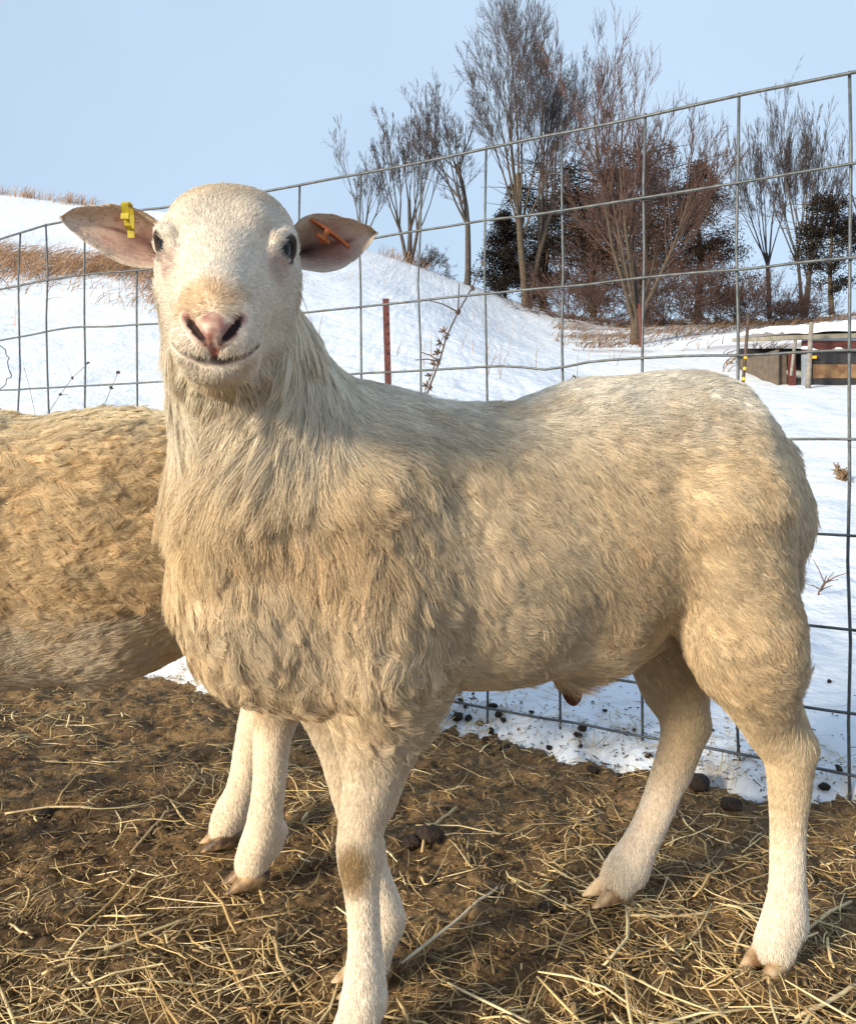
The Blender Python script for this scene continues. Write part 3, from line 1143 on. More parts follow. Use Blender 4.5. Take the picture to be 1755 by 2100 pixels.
def graded(lo, hi, h0, c0, c1, grow_):
    """coordinates with step h0 between c0 and c1 that widen away from there"""
    a = list(np.arange(c0, c1 + h0, h0))
    s = h0
    while a[-1] < hi:
        s *= grow_
        a.append(a[-1] + s)
    s = h0
    while a[0] > lo:
        s *= grow_
        a.insert(0, a[0] - s)
    return np.array(a)


def mat_mud():
    m, nt, b = new_mat('trampled_mud')
    N, Lk = nt.nodes, nt.links
    tc = N.new('ShaderNodeTexCoord')
    def noise(sc, det=6, rough=.6):
        n = N.new('ShaderNodeTexNoise')
        n.inputs['Scale'].default_value = sc
        n.inputs['Detail'].default_value = det
        n.inputs['Roughness'].default_value = rough
        Lk.new(tc.outputs['Object'], n.inputs['Vector'])
        return n
    n1, n2, n3 = noise(7), noise(42, 8, .7), noise(170, 6, .7)
    r = N.new('ShaderNodeValToRGB')
    e = r.color_ramp.elements
    e[0].position, e[0].color = .38, (.038, .021, .010, 1)
    e[1].position, e[1].color = .66, (.44, .285, .140, 1)
    x = e.new(.50); x.color = (.18, .108, .047, 1)
    mix = N.new('ShaderNodeMix'); mix.data_type = 'FLOAT'
    mix.inputs['Factor'].default_value = .55
    Lk.new(n1.outputs['Fac'], mix.inputs['A']); Lk.new(n2.outputs['Fac'], mix.inputs['B'])
    mix2 = N.new('ShaderNodeMix'); mix2.data_type = 'FLOAT'
    mix2.inputs['Factor'].default_value = .32
    Lk.new(mix.outputs['Result'], mix2.inputs['A']); Lk.new(n3.outputs['Fac'], mix2.inputs['B'])
    Lk.new(mix2.outputs['Result'], r.inputs['Fac'])
    # thin frost left in patches
    n4 = noise(3.1, 5, .65)
    mr = N.new('ShaderNodeMapRange')
    mr.inputs['From Min'].default_value = .62; mr.inputs['From Max'].default_value = .74
    mr.inputs['To Max'].default_value = .5
    Lk.new(n4.outputs['Fac'], mr.inputs['Value'])
    mu = N.new('ShaderNodeMath'); mu.operation = 'MULTIPLY'
    mr3 = N.new('ShaderNodeMapRange')
    mr3.inputs['From Min'].default_value = .42; mr3.inputs['From Max'].default_value = .62
    Lk.new(n2.outputs['Fac'], mr3.inputs['Value'])
    Lk.new(mr.outputs['Result'], mu.inputs[0]); Lk.new(mr3.outputs['Result'], mu.inputs[1])
    cm = N.new('ShaderNodeMix'); cm.data_type = 'RGBA'
    cm.inputs['B'].default_value = (.50, .46, .40, 1)
    Lk.new(mu.outputs[0], cm.inputs['Factor']); Lk.new(r.outputs['Color'], cm.inputs['A'])
    Lk.new(cm.outputs['Result'], b.inputs['Base Color'])
    rr = N.new('ShaderNodeMapRange')
    rr.inputs['To Min'].default_value = .55; rr.inputs['To Max'].default_value = .95
    Lk.new(n2.outputs['Fac'], rr.inputs['Value']); Lk.new(rr.outputs['Result'], b.inputs['Roughness'])
    b.inputs['Specular IOR Level'].default_value = .3
    bp = N.new('ShaderNodeBump'); bp.inputs['Strength'].default_value = .9; bp.inputs['Distance'].default_value = .012
    bp2 = N.new('ShaderNodeBump'); bp2.inputs['Strength'].default_value = .8; bp2.inputs['Distance'].default_value = .004
    Lk.new(n2.outputs['Fac'], bp.inputs['Height']); Lk.new(n3.outputs['Fac'], bp2.inputs['Height'])
    Lk.new(bp.outputs['Normal'], bp2.inputs['Normal']); Lk.new(bp2.outputs['Normal'], b.inputs['Normal'])
    return m


def mat_snow():
    m, nt, b = new_mat('snow')
    N, Lk = nt.nodes, nt.links
    tc = N.new('ShaderNodeTexCoord')
    at_ = N.new('ShaderNodeAttribute'); at_.attribute_name = 'col'
    def noise(sc, det=6):
        n = N.new('ShaderNodeTexNoise')
        n.inputs['Scale'].default_value = sc
        n.inputs['Detail'].default_value = det
        Lk.new(tc.outputs['Object'], n.inputs['Vector'])
        return n
    n1, n2, n3 = noise(30), noise(3.5, 8), noise(400, 3)
    Lk.new(at_.outputs['Color'], b.inputs['Base Color'])
    b.inputs['Roughness'].default_value = .6
    b.inputs['Specular IOR Level'].default_value = .35
    b.inputs['Subsurface Weight'].default_value = .0
    bp = N.new('ShaderNodeBump'); bp.inputs['Strength'].default_value = .45; bp.inputs['Distance'].default_value = .02
    bp2 = N.new('ShaderNodeBump'); bp2.inputs['Strength'].default_value = .5; bp2.inputs['Distance'].default_value = .10
    Lk.new(n2.outputs['Fac'], bp2.inputs['Height'])
    Lk.new(n1.outputs['Fac'], bp.inputs['Height']); Lk.new(bp2.outputs['Normal'], bp.inputs['Normal'])
    Lk.new(bp.outputs['Normal'], b.inputs['Normal'])
    return m


def snow_cols(V):
    x, y, z = V.T
    b = beyond(x, y)
    p = xy0(x, y)
    c = np.tile(np.array([.75, .79, .85]), (len(V), 1))
    d = np.clip(fbm(p * 9, 4, 140) * 1.6 - .1, 0, 1) * sstep(.30, -.05, b)          # trodden dirt by the fence
    d2 = sstep(.35, .6, fbm(p * 40, 2, 141)) * sstep(.5, .0, b) * .5
    d = np.clip(d + d2, 0, 1)[:, None]
    c = c * (1 - d * .75) + np.array([.34, .26, .17]) * d * .75
    # dead grass litter showing through at the wood's edge
    px = x / np.maximum(y, .1)
    w = np.maximum(sstep(15, 19, y) * sstep(.13, .21, px), .9 * sstep(12.5, 14.5, y) * sstep(.34, .40, px)) * sstep(34, 26, y)
    w = (w * sstep(.05, .35, fbm(p * np.array([.5, 1.6, 1]), 4, 142) + .15 * w))[:, None]
    c = c * (1 - w * .8) + np.array([.16, .10, .055]) * w * .8
    return c


M_MUD, M_SNOW = mat_mud(), mat_snow()
o = height_sheet('pen_ground', graded(-4, 4, .0075, -.95, .95, 1.06), graded(-3, 4.0, .0075, .78, 2.35, 1.07), mud_z, M_MUD)
tag(o, kind='structure')
o = height_sheet('snow_ground', graded(-900, 900, .02, -1.1, 1.3, 1.045), graded(-500, 1500, .014, 1.15, 2.7, 1.030), snow_z, M_SNOW, snow_cols)
tag(o, kind='structure')


def ground_z(x, y):
    x = np.atleast_1d(np.asarray(x, float)); y = np.atleast_1d(np.asarray(y, float))
    return np.maximum(mud_z(x, y), snow_z(x, y))


# ------------------------------------------------------------------ the wire panel fence
M_WIRE = mat_plain('galvanised_wire', (.13, .142, .15), rough=.5, metal=.3, noise=.45, scale=60, bump=.15)
WZ = [1.301, 1.136, .972, .806, .640, .474, .306, .149, .040]


def fence_pt(s_):
    seg = np.r_[0, np.cumsum(np.linalg.norm(np.diff(FX, axis=0), axis=1))]
    return np.array([np.interp(s_, seg, FX[:, 0]), np.interp(s_, seg, FX[:, 1])])


def build_fence():
    rt = empty('wire_fence_panel', (.757, 1.48, 0))
    tag(rt, 'grey welded wire livestock panel of square mesh bending round the pen', 'fence')
    off = np.array([.757, 1.48, 0])
    seg = np.r_[0, np.cumsum(np.linalg.norm(np.diff(FX, axis=0), axis=1))]
    # stays: where the picture shows them, and on at the same pitch
    def s_of(px):
        s0 = np.linspace(0, seg[-1], 4000)
        P = np.array([np.interp(s0, seg, FX[:, 0]), np.interp(s0, seg, FX[:, 1])])
        q = 877.5 + 1690 * P[0] / np.maximum(P[1], .05)
        q[P[1] < .2] = 9e9
        return s0[np.argmin(np.abs(q - px))]
    st = [s_of(p) for p in (1742, 1516, 1319, 1149, 999, 864, 738, 613, 500, 386, 280, 174, 98, 41)]
    s_ = st[0]
    while s_ > .2:
        s_ -= .185; st.insert(0, s_)
    s_ = st[-1]
    while s_ < seg[-1] - .2:
        s_ += .185; st.append(s_)
    g = np.random.default_rng(5)
    for s_ in st:
        x, y = fence_pt(s_)
        dx, dy = g.normal(0, .004, 2)
        zz = np.linspace(-.015, 1.301 + .006, 10)
        gz = float(ground_z(x, y)[0])
        zz[0] = min(gz, .02) - .06
        w = g.normal(0, .0022, (10, 2))
        P = np.stack([x + dx * zz / 1.3 + w[:, 0], y + dy * zz / 1.3 + w[:, 1], zz], 1) - off
        V, F = tube_vf(P, .0029, 6)
        mesh_obj('vertical_wire', V, F, M_WIRE, rt, True)
    for i, z in enumerate(WZ):
        ss = np.arange(0, seg[-1], .05)
        P = np.array([fence_pt(a) for a in ss])
        n = len(ss)
        # a bend or two where stock has leaned on it
        dz = .004 * vnoise(np.stack([ss * 2.3, np.full(n, i * 7.7), np.zeros(n)], 1), 60) + .0018 * vnoise(np.stack([ss * 9, np.full(n, i * 3.3), np.zeros(n)], 1), 61)
        if i == 3:
            s0 = s_of(1149)
            dz = dz - .012 * np.exp(-((ss - s0 - .02) / .06) ** 2)
        if i == 2:
            dz = dz + .008 * np.exp(-((ss - s_of(150)) / .12) ** 2)
        d = norm(np.gradient(P, axis=0))
        nrm = np.stack([d[:, 1], -d[:, 0]], 1) * .0058
        wob = .002 * vnoise(np.stack([ss * 6, np.full(n, i * 5.1), np.zeros(n)], 1), 62)
        Q = np.stack([P[:, 0] - nrm[:, 0] * np.sign(1) + wob, P[:, 1] - nrm[:, 1], z + dz], 1) - off
        V, F = tube_vf(Q, .0034 if i == 0 else .0029, 6)
        mesh_obj('horizontal_wire', V, F, M_WIRE, rt, True)
    # wire tie
    s0 = s_of(1319)
    x, y = fence_pt(s0)
    t = np.linspace(0, 2 * math.pi * 2.2, 26)
    P = np.stack([x + .008 * np.cos(t) + .004 * t / 6, y + .008 * np.sin(t), WZ[1] + .006 - .004 * t / 3], 1) - off
    V, F = tube_vf(P, .0016, 5)
    mesh_obj('wire_tie', V, F, mat_plain('dark_wire', (.03, .028, .025), rough=.6), rt, True)
    return rt


build_fence()

# ------------------------------------------------------------------ the woolly sheep that stands behind, head out to the left
FB = Frame((-0.55, 1.29, 0.0), math.atan2(-0.12, -0.993))


def ewe_field():
    f = Field()
    m, dp = FB.mid, FB.dep
    T = 1.12
    f.cap(m(540, 1075), m(250, 1095), .172, .182, .05, T)
    f.cap(m(250, 1095), m(-100, 1105), .182, .185, .05, T)
    f.cap(m(-100, 1105), m(-420, 1090), .185, .165, .05, T)
    f.cap(m(540, 1060), m(640, 1080), .155, .10, .05)
    f.cap(m(230, 1245), m(-150, 1285), .105, .110, .05)
    f.cap(m(360, 1200), m(230, 1240), .085, .100, .04)
    f.cap(m(195, 1370), m(178, 1408), .030, .015, .03)
    for v in (.085, -.085):
        f.cap(m(570, 1090, v * .8), m(575, 1290, v), .110, .072, .03)
        f.cap(m(-380, 1090, v * .9), m(-340, 1340, v), .090, .060, .04)
    f.chain([(m(575, 1290, .085), .070), (dp(592, 1390, 1.215), .046), (dp(572, 1450, 1.21), .0350), (dp(558, 1520, 1.205), .0290),
             (dp(553, 1600, 1.197), .0255), (dp(541, 1690, 1.192), .0262), (dp(528, 1735, 1.19), .0275), (dp(516, 1772, 1.19), .0265)])
    f.cap(dp(575, 1700, 1.20), dp(560, 1735, 1.198), .012, .015, .012)
    f.chain([(m(575, 1290, -.085), .070), (dp(562, 1390, 1.34), .044), (dp(530, 1480, 1.335), .0320), (dp(508, 1560, 1.328), .0265),
             (dp(500, 1600, 1.322), .0250), (dp(488, 1638, 1.318), .0262), (dp(474, 1668, 1.315), .0290), (dp(461, 1698, 1.312), .0265)])
    # forelegs, neck and head beyond the frame
    for v, dx in ((.085, 0), (-.085, .03)):
        f.chain([(np.array([.36 + dx, v, .34]), .060), (np.array([.37 + dx, v, .27]), .038), (np.array([.375 + dx, v, .19]), .027), (np.array([.375 + dx, v, .11]), .020),
                 (np.array([.372 + dx, v, .06]), .023), (np.array([.388 + dx, v, .035]), .022)])
    f.cap((.42, 0, .52), (.60, 0, .70), .13, .085, .06)
    f.cap((.60, 0, .70), (.66, 0, .79), .085, .062, .05)
    f.ball((.68, 0, .82), .062, .03)
    f.cap((.69, 0, .815), (.80, 0, .735), .050, .032, .02)
    f.cap((.66, 0, .76), (.78, 0, .715), .045, .024, .02)
    return f


def build_ewe(hair=1.0):
    g = np.random.default_rng(23)
    root = empty('sheep', FB.O, FB.ang)
    tag(root, 'tan woolly sheep behind the lamb, only its fleece and hind legs in view', 'sheep')
    f = ewe_field()
    h = .0062
    F, lo = f.grid((-.42, -.26, .0), (.88, .28, .95), h)
    V, Q = surface_nets(F, lo, h)
    V = relax(V, Q, 3, .5)
    # ears of the head outside the frame
    Vs, Qs = [V], [Q]
    off = len(V)
    for s in (1, -1):
        b0 = np.array([.66, s * .05, .835])
        top = [b0 + np.array(q) * [1, s, 1] for q in ((0, 0, .02), (-.01, .03, .028), (-.015, .06, .022), (-.018, .095, .0))]
        bot = [b0 + np.array(q) * [1, s, 1] for q in ((.0, 0, -.02), (-.01, .03, -.028), (-.015, .06, -.022), (-.018, .095, -.002))]
        Ve, Qe, _, _ = ear_surface(FB, top, bot, (.015, .004), np.array([-1.0, 0, 0]))
        Vs.append(Ve); Qs.append(Qe + off); off += len(Ve)
    N = vnormals(V, Q)

    def colf(P):
        x, y, z = P.T
        n1, n2 = fbm(P * 8, 3, 61), fbm(P * 30, 3, 62)
        mix = lambda c, k, w: c * (1 - w[:, None]) + np.asarray(k) * w[:, None]
        c = np.tile(np.array([.72, .56, .345]), (len(P), 1))
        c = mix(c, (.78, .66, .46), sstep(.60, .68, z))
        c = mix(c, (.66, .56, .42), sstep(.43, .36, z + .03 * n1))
        c = mix(c, (.42, .28, .13), sstep(.05, .5, n2 + .5 * n1) * .5)
        c = mix(c, (.74, .58, .36), sstep(.1, .6, -n1) * .4)
        c = mix(c, (.88, .80, .68), sstep(.26, .20, z))
        return np.clip(c * (1 + .1 * n2)[:, None], .02, .9)

    VV = np.concatenate(Vs)
    mesh_obj('body', VV, np.concatenate(Qs), M_SKIN, root, True, colf(VV) * np.array([.8, .7, .6]))
    dp = FB.dep
    hoof('hoof', FB, dp(514, 1818, 1.19) * [1, 1, 0], .25, 0, root, M_HOOF_D, .92)
    hoof('hoof', FB, dp(462, 1731, 1.31) * [1, 1, 0], .25, 0, root, M_HOOF_D, .92)
    hoof('hoof', FB, np.array([.395, .085, 0]), 0, 0, root, M_HOOF_D, 1.0)
    hoof('hoof', FB, np.array([.425, -.085, 0]), 0, 0, root, M_HOOF_D, 1.0)
    for s in (1, -1):
        V_, F_ = ball_vf((.712, s * .046, .825), .012, 12, 8)
        mesh_obj('eye', V_, F_, M_EYE, root, True)
    if hair <= 0:
        return root
    n0 = int(620000 * hair)
    P, Nn, _ = scatter(V, N, Q, n0, g)
    W = FB.glob(P)
    facing = (norm(FB.loc((0, 0, CAMZ)) - P) * Nn).sum(1)
    inview = (W[:, 0] / W[:, 1] > -.62)
    ok = (g.random(n0) < np.where(facing > -.2, 1, .25) * np.where(inview, .62, .16)) & (P[:, 2] > .016)
    P, Nn = P[ok], Nn[ok]
    inv = inview[ok]
    n = len(P)
    x, y, z = P.T
    mix1 = lambda a, b, w: a * (1 - w) + b * w
    head = (x > .60)
    leg = 1 - sstep(.22, .30, z)
    low = sstep(.44, .36, z + .02 * vnoise(P * 20, 71)) * (1 - leg)
    fl = np.tile(np.array([-1.0, 0, -.18]), (n, 1))
    fl = fl * (1 - low[:, None]) + np.array([-.8, 0, .35]) * low[:, None]
    fl = fl * (1 - leg[:, None]) + np.array([-.1, 0, -1.0]) * leg[:, None]
    w = np.stack([vnoise(P * 16, 81), vnoise(P * 16, 82), vnoise(P * 16, 83)], 1)
    w2 = np.stack([vnoise(P * 45, 84), vnoise(P * 45, 85), vnoise(P * 45, 86)], 1)
    fl = norm(fl) + (.55 * w + .35 * w2) * (1 - .6 * np.maximum(low, leg))[:, None]
    L = mix1(np.full(n, .030), .030, low)
    L = mix1(L, .0075, leg)
    L = np.where(head, .008, L) * (1 + .3 * vnoise(P * 20, 87))
    L = np.where(inv, L, L * 1.3)
    col = colf(P)
    reg = np.where((leg > .5) | head, 0, np.where(low > .5, 1, 2))
    for r, nm, lr, cl, cu, lf, r0, K in ((0, 'leg_hair', 1 / 10, .4, .03, .3, .00026, 4), (1, 'belly_hair', 1 / 26, .65, .05, .32, .00028, 6), (2, 'fleece', 1 / 34, .84, .15, .40, .00030, 8)):
        s = reg == r
        m_ = int(s.sum())
        prm = dict(flow=fl[s], len=L[s], lift=np.full(m_, lf), clump=np.full(m_, cl), curl=np.full(m_, cu), jit=np.full(m_, .25), lock_ratio=lr, aniso=(.5, 1, 1) if r == 2 else (1, 1, 1))
        X, own, nc = grow(P[s], Nn[s], prm, g, K)
        c = col[s] * (1 + g.normal(0, .10, m_))[:, None] * (1 + g.normal(0, .12 if r == 2 else .05, nc))[own][:, None]
        rad = np.linspace(r0, r0 * .4, K)[None, :] * (np.where(inv[s], 1.0, 1.7) * (0.8 + .4 * g.random(m_)))[:, None]
        curves_obj(nm, X, rad, c, M_HAIR, root)
    return root


def ball_vf(c, r, nu=12, nv=8, sq=(1, 1, 1)):
    V, F = [], []
    V.append((0, 0, 1.0))
    for i in range(1, nv):
        a = math.pi * i / nv
        for j in range(nu):
            b = 2 * math.pi * j / nu
            V.append((math.sin(a) * math.cos(b), math.sin(a) * math.sin(b), math.cos(a)))
    V.append((0, 0, -1.0))
    for j in range(nu):
        F.append((0, 1 + j, 1 + (j + 1) % nu))
    for i in range(nv - 2):
        for j in range(nu):
            a = 1 + i * nu
            F.append((a + j, a + nu + j, a + nu + (j + 1) % nu, a + (j + 1) % nu))
    last = len(V) - 1
    a = 1 + (nv - 2) * nu
    for j in range(nu):
        F.append((last, a + (j + 1) % nu, a + j))
    return np.array(V) * np.array(sq) * r + np.asarray(c), F


M_HOOF_D = mat_plain('dark_horn', (.50, .32, .17), rough=.5, col2=(.06, .035, .022), scale=38, bump=.3)


# ------------------------------------------------------------------ ear tags (parts of the lamb)
def ear_tags(root):
    ym = mat_plain('yellow_plastic', (.50, .40, .035), rough=.4, noise=.25, scale=120)
    om = mat_plain('orange_plastic', (.50, .13, .03), rough=.4, noise=.3, scale=120)
    # yellow strap tag folded over the top edge of the ear
    m = MB()
    top = FA.dep(260, 421, .790)
    mid_ = FA.dep(266, 452, .7990)
    low = FA.dep(272, 480, .812)
    a = FA.Rm.T @ np.array([1.0, 0, 0])
    bk = FA.Rm.T @ np.array([0, 1.0, 0])
    def strap(P, w, t):
        P = np.asarray(P)
        V, F = [], []
        for i, p in enumerate(P):
            d = P[min(i + 1, len(P) - 1)] - P[max(i - 1, 0)]
            d = d / np.linalg.norm(d)
            nrm = np.cross(a, d); nrm /= np.linalg.norm(nrm)
            for sx, sn in ((-1, -1), (1, -1), (1, 1), (-1, 1)):
                V.append(p + a * sx * w / 2 + nrm * sn * t / 2)
        for i in range(len(P) - 1):
            for j in range(4):
                j2 = (j + 1) % 4
                F.append((i * 4 + j, i * 4 + j2, i * 4 + 4 + j2, i * 4 + 4 + j))
        F.append((3, 2, 1, 0)); q = (len(P) - 1) * 4; F.append((q, q + 1, q + 2, q + 3))
        return V, F
    up = np.array([0, 0, 1.0])
    path = [top + bk * .012 - up * .028, top + bk * .011 - up * .006, top + bk * .006 + up * .002, top - bk * .001 + up * .0025, top - bk * .006 + up * .000,
            mid_ - bk * .010 + up * .004, mid_ - bk * .006 - up * .006, low - bk * .002]
    V, F = strap(path[:6], .0066, .0018); m.add(V, F)
    V, F = strap([mid_ - bk * .012 + up * .0035, mid_ - bk * .0125 - up * .0020], .0074, .003); m.add(V, F)
    V, F = strap(path[5:], .0056, .0015); m.add(V, F)
    V, F = ball_vf(mid_ - bk * .013 + a * .0038 + up * .002, .0015, 8, 6); m.add(V, F)
    o = m.build('ear_tag', ym, root)
    o['label'] = 'yellow strap tag folded over the ear edge'
    # orange plate tag seen edge on, with its round button
    m = MB()
    p0, p1 = FA.dep(637, 447, .832), FA.dep(714, 503, .846)
    d = (p1 - p0)
    n = 8
    V, F = [], []
    dep = bk * .020
    side = np.cross(d, bk); side /= np.linalg.norm(side)
    for i in range(n + 1):
        t = i / n
        c = p0 + d * t + side * .0012 * math.sin(t * math.pi)
        wv = 1 - .35 * abs(2 * t - 1) ** 3
        for q in (c - side * .0014, c + side * .0014, c + side * .0014 + dep * wv, c - side * .0014 + dep * wv):
            V.append(q)
    for i in range(n):
        for j in range(4):
            j2 = (j + 1) % 4
            F.append((i * 4 + j, i * 4 + j2, i * 4 + 4 + j2, i * 4 + 4 + j))
    F.append((3, 2, 1, 0)); q = n * 4; F.append((q, q + 1, q + 2, q + 3))
    m.add(V, F)
    bc = FA.dep(661, 489, .834)
    ax_ = side if (FA.Rm @ side)[0] < 0 else -side
    P = [bc - ax_ * .010, bc - ax_ * .002, bc - ax_ * .0019, bc + ax_ * .0012, bc + ax_ * .0022]
    o = m.build('ear_tag', om, root)
    b_ = MB()
    V, F = tube_vf(P, [.0030, .0030, .0085, .0085, .0060], 14); b_.add(V, F)
    V, F = tube_vf([bc + ax_ * .0022, bc + ax_ * .0050], [.0030, .0014], 10); b_.add(V, F)
    b_.build('button', om, o)
    o['label'] = 'orange plate tag with a round button in the ear'


# ------------------------------------------------------------------ straw, clods
def straw_batch(name, n, sampler, Lr, Wr, cols, seed, mat, lift=.0, seg=4, kink=.25, flat=.45):
    """n bent stalks lying on the ground as one mass: prisms with 4 sides"""
    g = np.random.default_rng(seed)
    xy = sampler(g, n)
    n = len(xy)
    a = g.random(n) * 2 * math.pi
    L = Lr[0] + (Lr[1] - Lr[0]) * g.random(n) ** 2.2
    W = Wr[0] + (Wr[1] - Wr[0]) * g.random(n) ** 1.8
    k = seg + 1
    t = np.linspace(-.5, .5, k)
    curv = g.normal(0, kink, n) * 2.0
    kn = np.where(g.random(n) < .22, g.normal(0, .9, n), 0)
    ang = a[:, None] + curv[:, None] * t[None] + kn[:, None] * (t[None] > g.uniform(-.2, .3, n)[:, None])
    dx = np.cos(ang) * (L / seg)[:, None]
    dy = np.sin(ang) * (L / seg)[:, None]
    X = xy[:, :1] + np.cumsum(dx, 1) - dx.sum(1, keepdims=True) / 2
    Y = xy[:, 1:] + np.cumsum(dy, 1) - dy.sum(1, keepdims=True) / 2
    Z = ground_z(X.ravel(), Y.ravel()).reshape(X.shape)
    # stalks bridge the hollows: straight line between the highest supports
    zl = Z.max(1, keepdims=True) * .55 + Z * .45
    tilt = g.normal(0, 1, n) * lift
    Z = zl + W[:, None] * .5 + g.random((n, 1)) * .004 + np.abs(tilt)[:, None] * L[:, None] * (t[None] * np.sign(tilt)[:, None] + .5)
    P = np.stack([X, Y, Z], -1)
    sx, sy = -np.sin(ang), np.cos(ang)
    S = np.stack([sx, sy, np.zeros_like(sx)], -1)
    ww = W[:, None] * np.where(np.abs(t) > .45, .75, 1.0)[None]
    U = np.array([0, 0, 1.0])
    V = np.stack([P - S * ww[..., None] / 2, P - U * ww[..., None] * flat / 2, P + S * ww[..., None] / 2, P + U * ww[..., None] * flat / 2], 2)
    V = V.reshape(-1, 3)
    base = (np.arange(n) * k * 4)[:, None]
    q = []
    for i in range(seg):
        for j in range(4):
            j2 = (j + 1) % 4
            q.append([i * 4 + j, i * 4 + 4 + j, i * 4 + 4 + j2, i * 4 + j2])
    q.append([0, 1, 2, 3]); q.append([seg * 4 + 3, seg * 4 + 2, seg * 4 + 1, seg * 4])
    Q = (base[:, :, None] + np.array(q)[None]).reshape(-1, 4)
    c = np.asarray(cols)[g.integers(0, len(cols), n)] * (1 + g.normal(0, .14, (n, 1)))
    C = np.repeat(c, k * 4, axis=0)
    o = mesh_obj(name, V, Q, mat, None, False, np.clip(C, .01, .95))
    return o


def pen_sampler(dens, lo=(-1.3, .45), hi=(1.3, 2.6), edge=.06):
    def s(g, n):
        out = []
        tot = 0
        while tot < n:
            x = g.uniform(lo[0], hi[0], n * 2)
            # nearer ground shows larger: sample evenly in the picture's depth
            y = 1 / g.uniform(1 / hi[1], 1 / lo[1], n * 2)
            k = np.abs(x) < y * .62 + .1
            p = np.stack([x, y], 1)
            k &= beyond(x, y) < edge + g.normal(0, .05, len(x))
            k &= g.random(len(x)) < dens(p)
            out.append(p[k]); tot += k.sum()
        return np.concatenate(out)[:n]
    return s


def straw_dens(p):
    q = xy0(p[:, 0], p[:, 1])
    c = fbm(q * 3.2, 3, 201)
    mid = np.exp(-((p[:, 0] - .15) / .30) ** 2) * sstep(.85, 1.0, p[:, 1])
    return np.clip(.36 + 1.2 * c + .40 * sstep(1.15, .9, p[:, 1]) - .25 * mid, .06, 1)


M_STRAW = mat_attr('straw', rough=.55, spec=.3, noise=.15, scale=150)
PALE = [(.70, .53, .27), (.78, .63, .36), (.62, .45, .21), (.52, .36, .16), (.74, .58, .31), (.44, .29, .12)]
DULL = [(.30, .20, .09), (.38, .27, .13), (.24, .15, .07), (.46, .34, .18), (.34, .26, .14)]


def build_straw():
    o = straw_batch('straw_litter', 3300, pen_sampler(straw_dens), (.025, .16), (.0012, .0046), PALE, 301, M_STRAW, lift=.05)
    tag(o, 'pale broken straw scattered over the trampled mud', 'straw', kind='stuff')
    o = straw_batch('hay_litter', 15000, pen_sampler(lambda p: np.clip(straw_dens(p) + .35, 0, 1), edge=.10), (.012, .080), (.0008, .0024), PALE[2:] + DULL, 302, M_STRAW, lift=.10, seg=3, kink=.6)
    tag(o, 'fine brown hay bits trodden into the mud', 'hay', kind='stuff')
    o = straw_batch('dung_crumbs', 15000, pen_sampler(lambda p: np.full(len(p), .8), edge=.03), (.004, .018), (.002, .006),
                    [(.10, .062, .028), (.17, .11, .05), (.055, .034, .016), (.22, .15, .075)], 303, M_STRAW, lift=.05, seg=1, kink=.2, flat=.8)
    tag(o, 'brown crumbs of dung and chaff trodden into the pen floor', 'litter', kind='stuff')

    def snow_edge(g, n):
        x = g.uniform(-.9, 1.0, n * 6)
        y = g.uniform(1.2, 2.9, n * 6)
        b = beyond(x, y)
        k = (b > -.06) & (b < .9) & (g.random(len(x)) < np.exp(-np.maximum(b, 0) / .16))
        return np.stack([x, y], 1)[k][:n]
    o = straw_batch('dung_specks', 1500, snow_edge, (.003, .010), (.002, .005), [(.05, .03, .018), (.09, .055, .03), (.16, .10, .05)], 304, M_STRAW, lift=.02, seg=1, kink=.1, flat=.8)
    tag(o, 'small dark specks of dung and hay strewn on the snow at the fence', 'litter', kind='stuff')
    o = straw_batch('hay_wisps', 260, snow_edge, (.03, .12), (.0010, .0024), PALE[:3] + DULL[:3], 305, M_STRAW, lift=.22, seg=4, kink=.5)
    tag(o, 'thin hay wisps lying on the snow along the fence foot', 'hay', kind='stuff')


def clod_mesh(g, sq=(1, 1, .7), amp=.28):
    V, F = ball_vf((0, 0, 0), 1.0, 16, 10, sq)
    o_ = g.random(3) * 40
    V = V * (1 + amp * fbm(V * 1.6 + o_, 3, 7) + .16 * fbm(V * 5 + o_, 2, 9))[:, None]
    return V, F


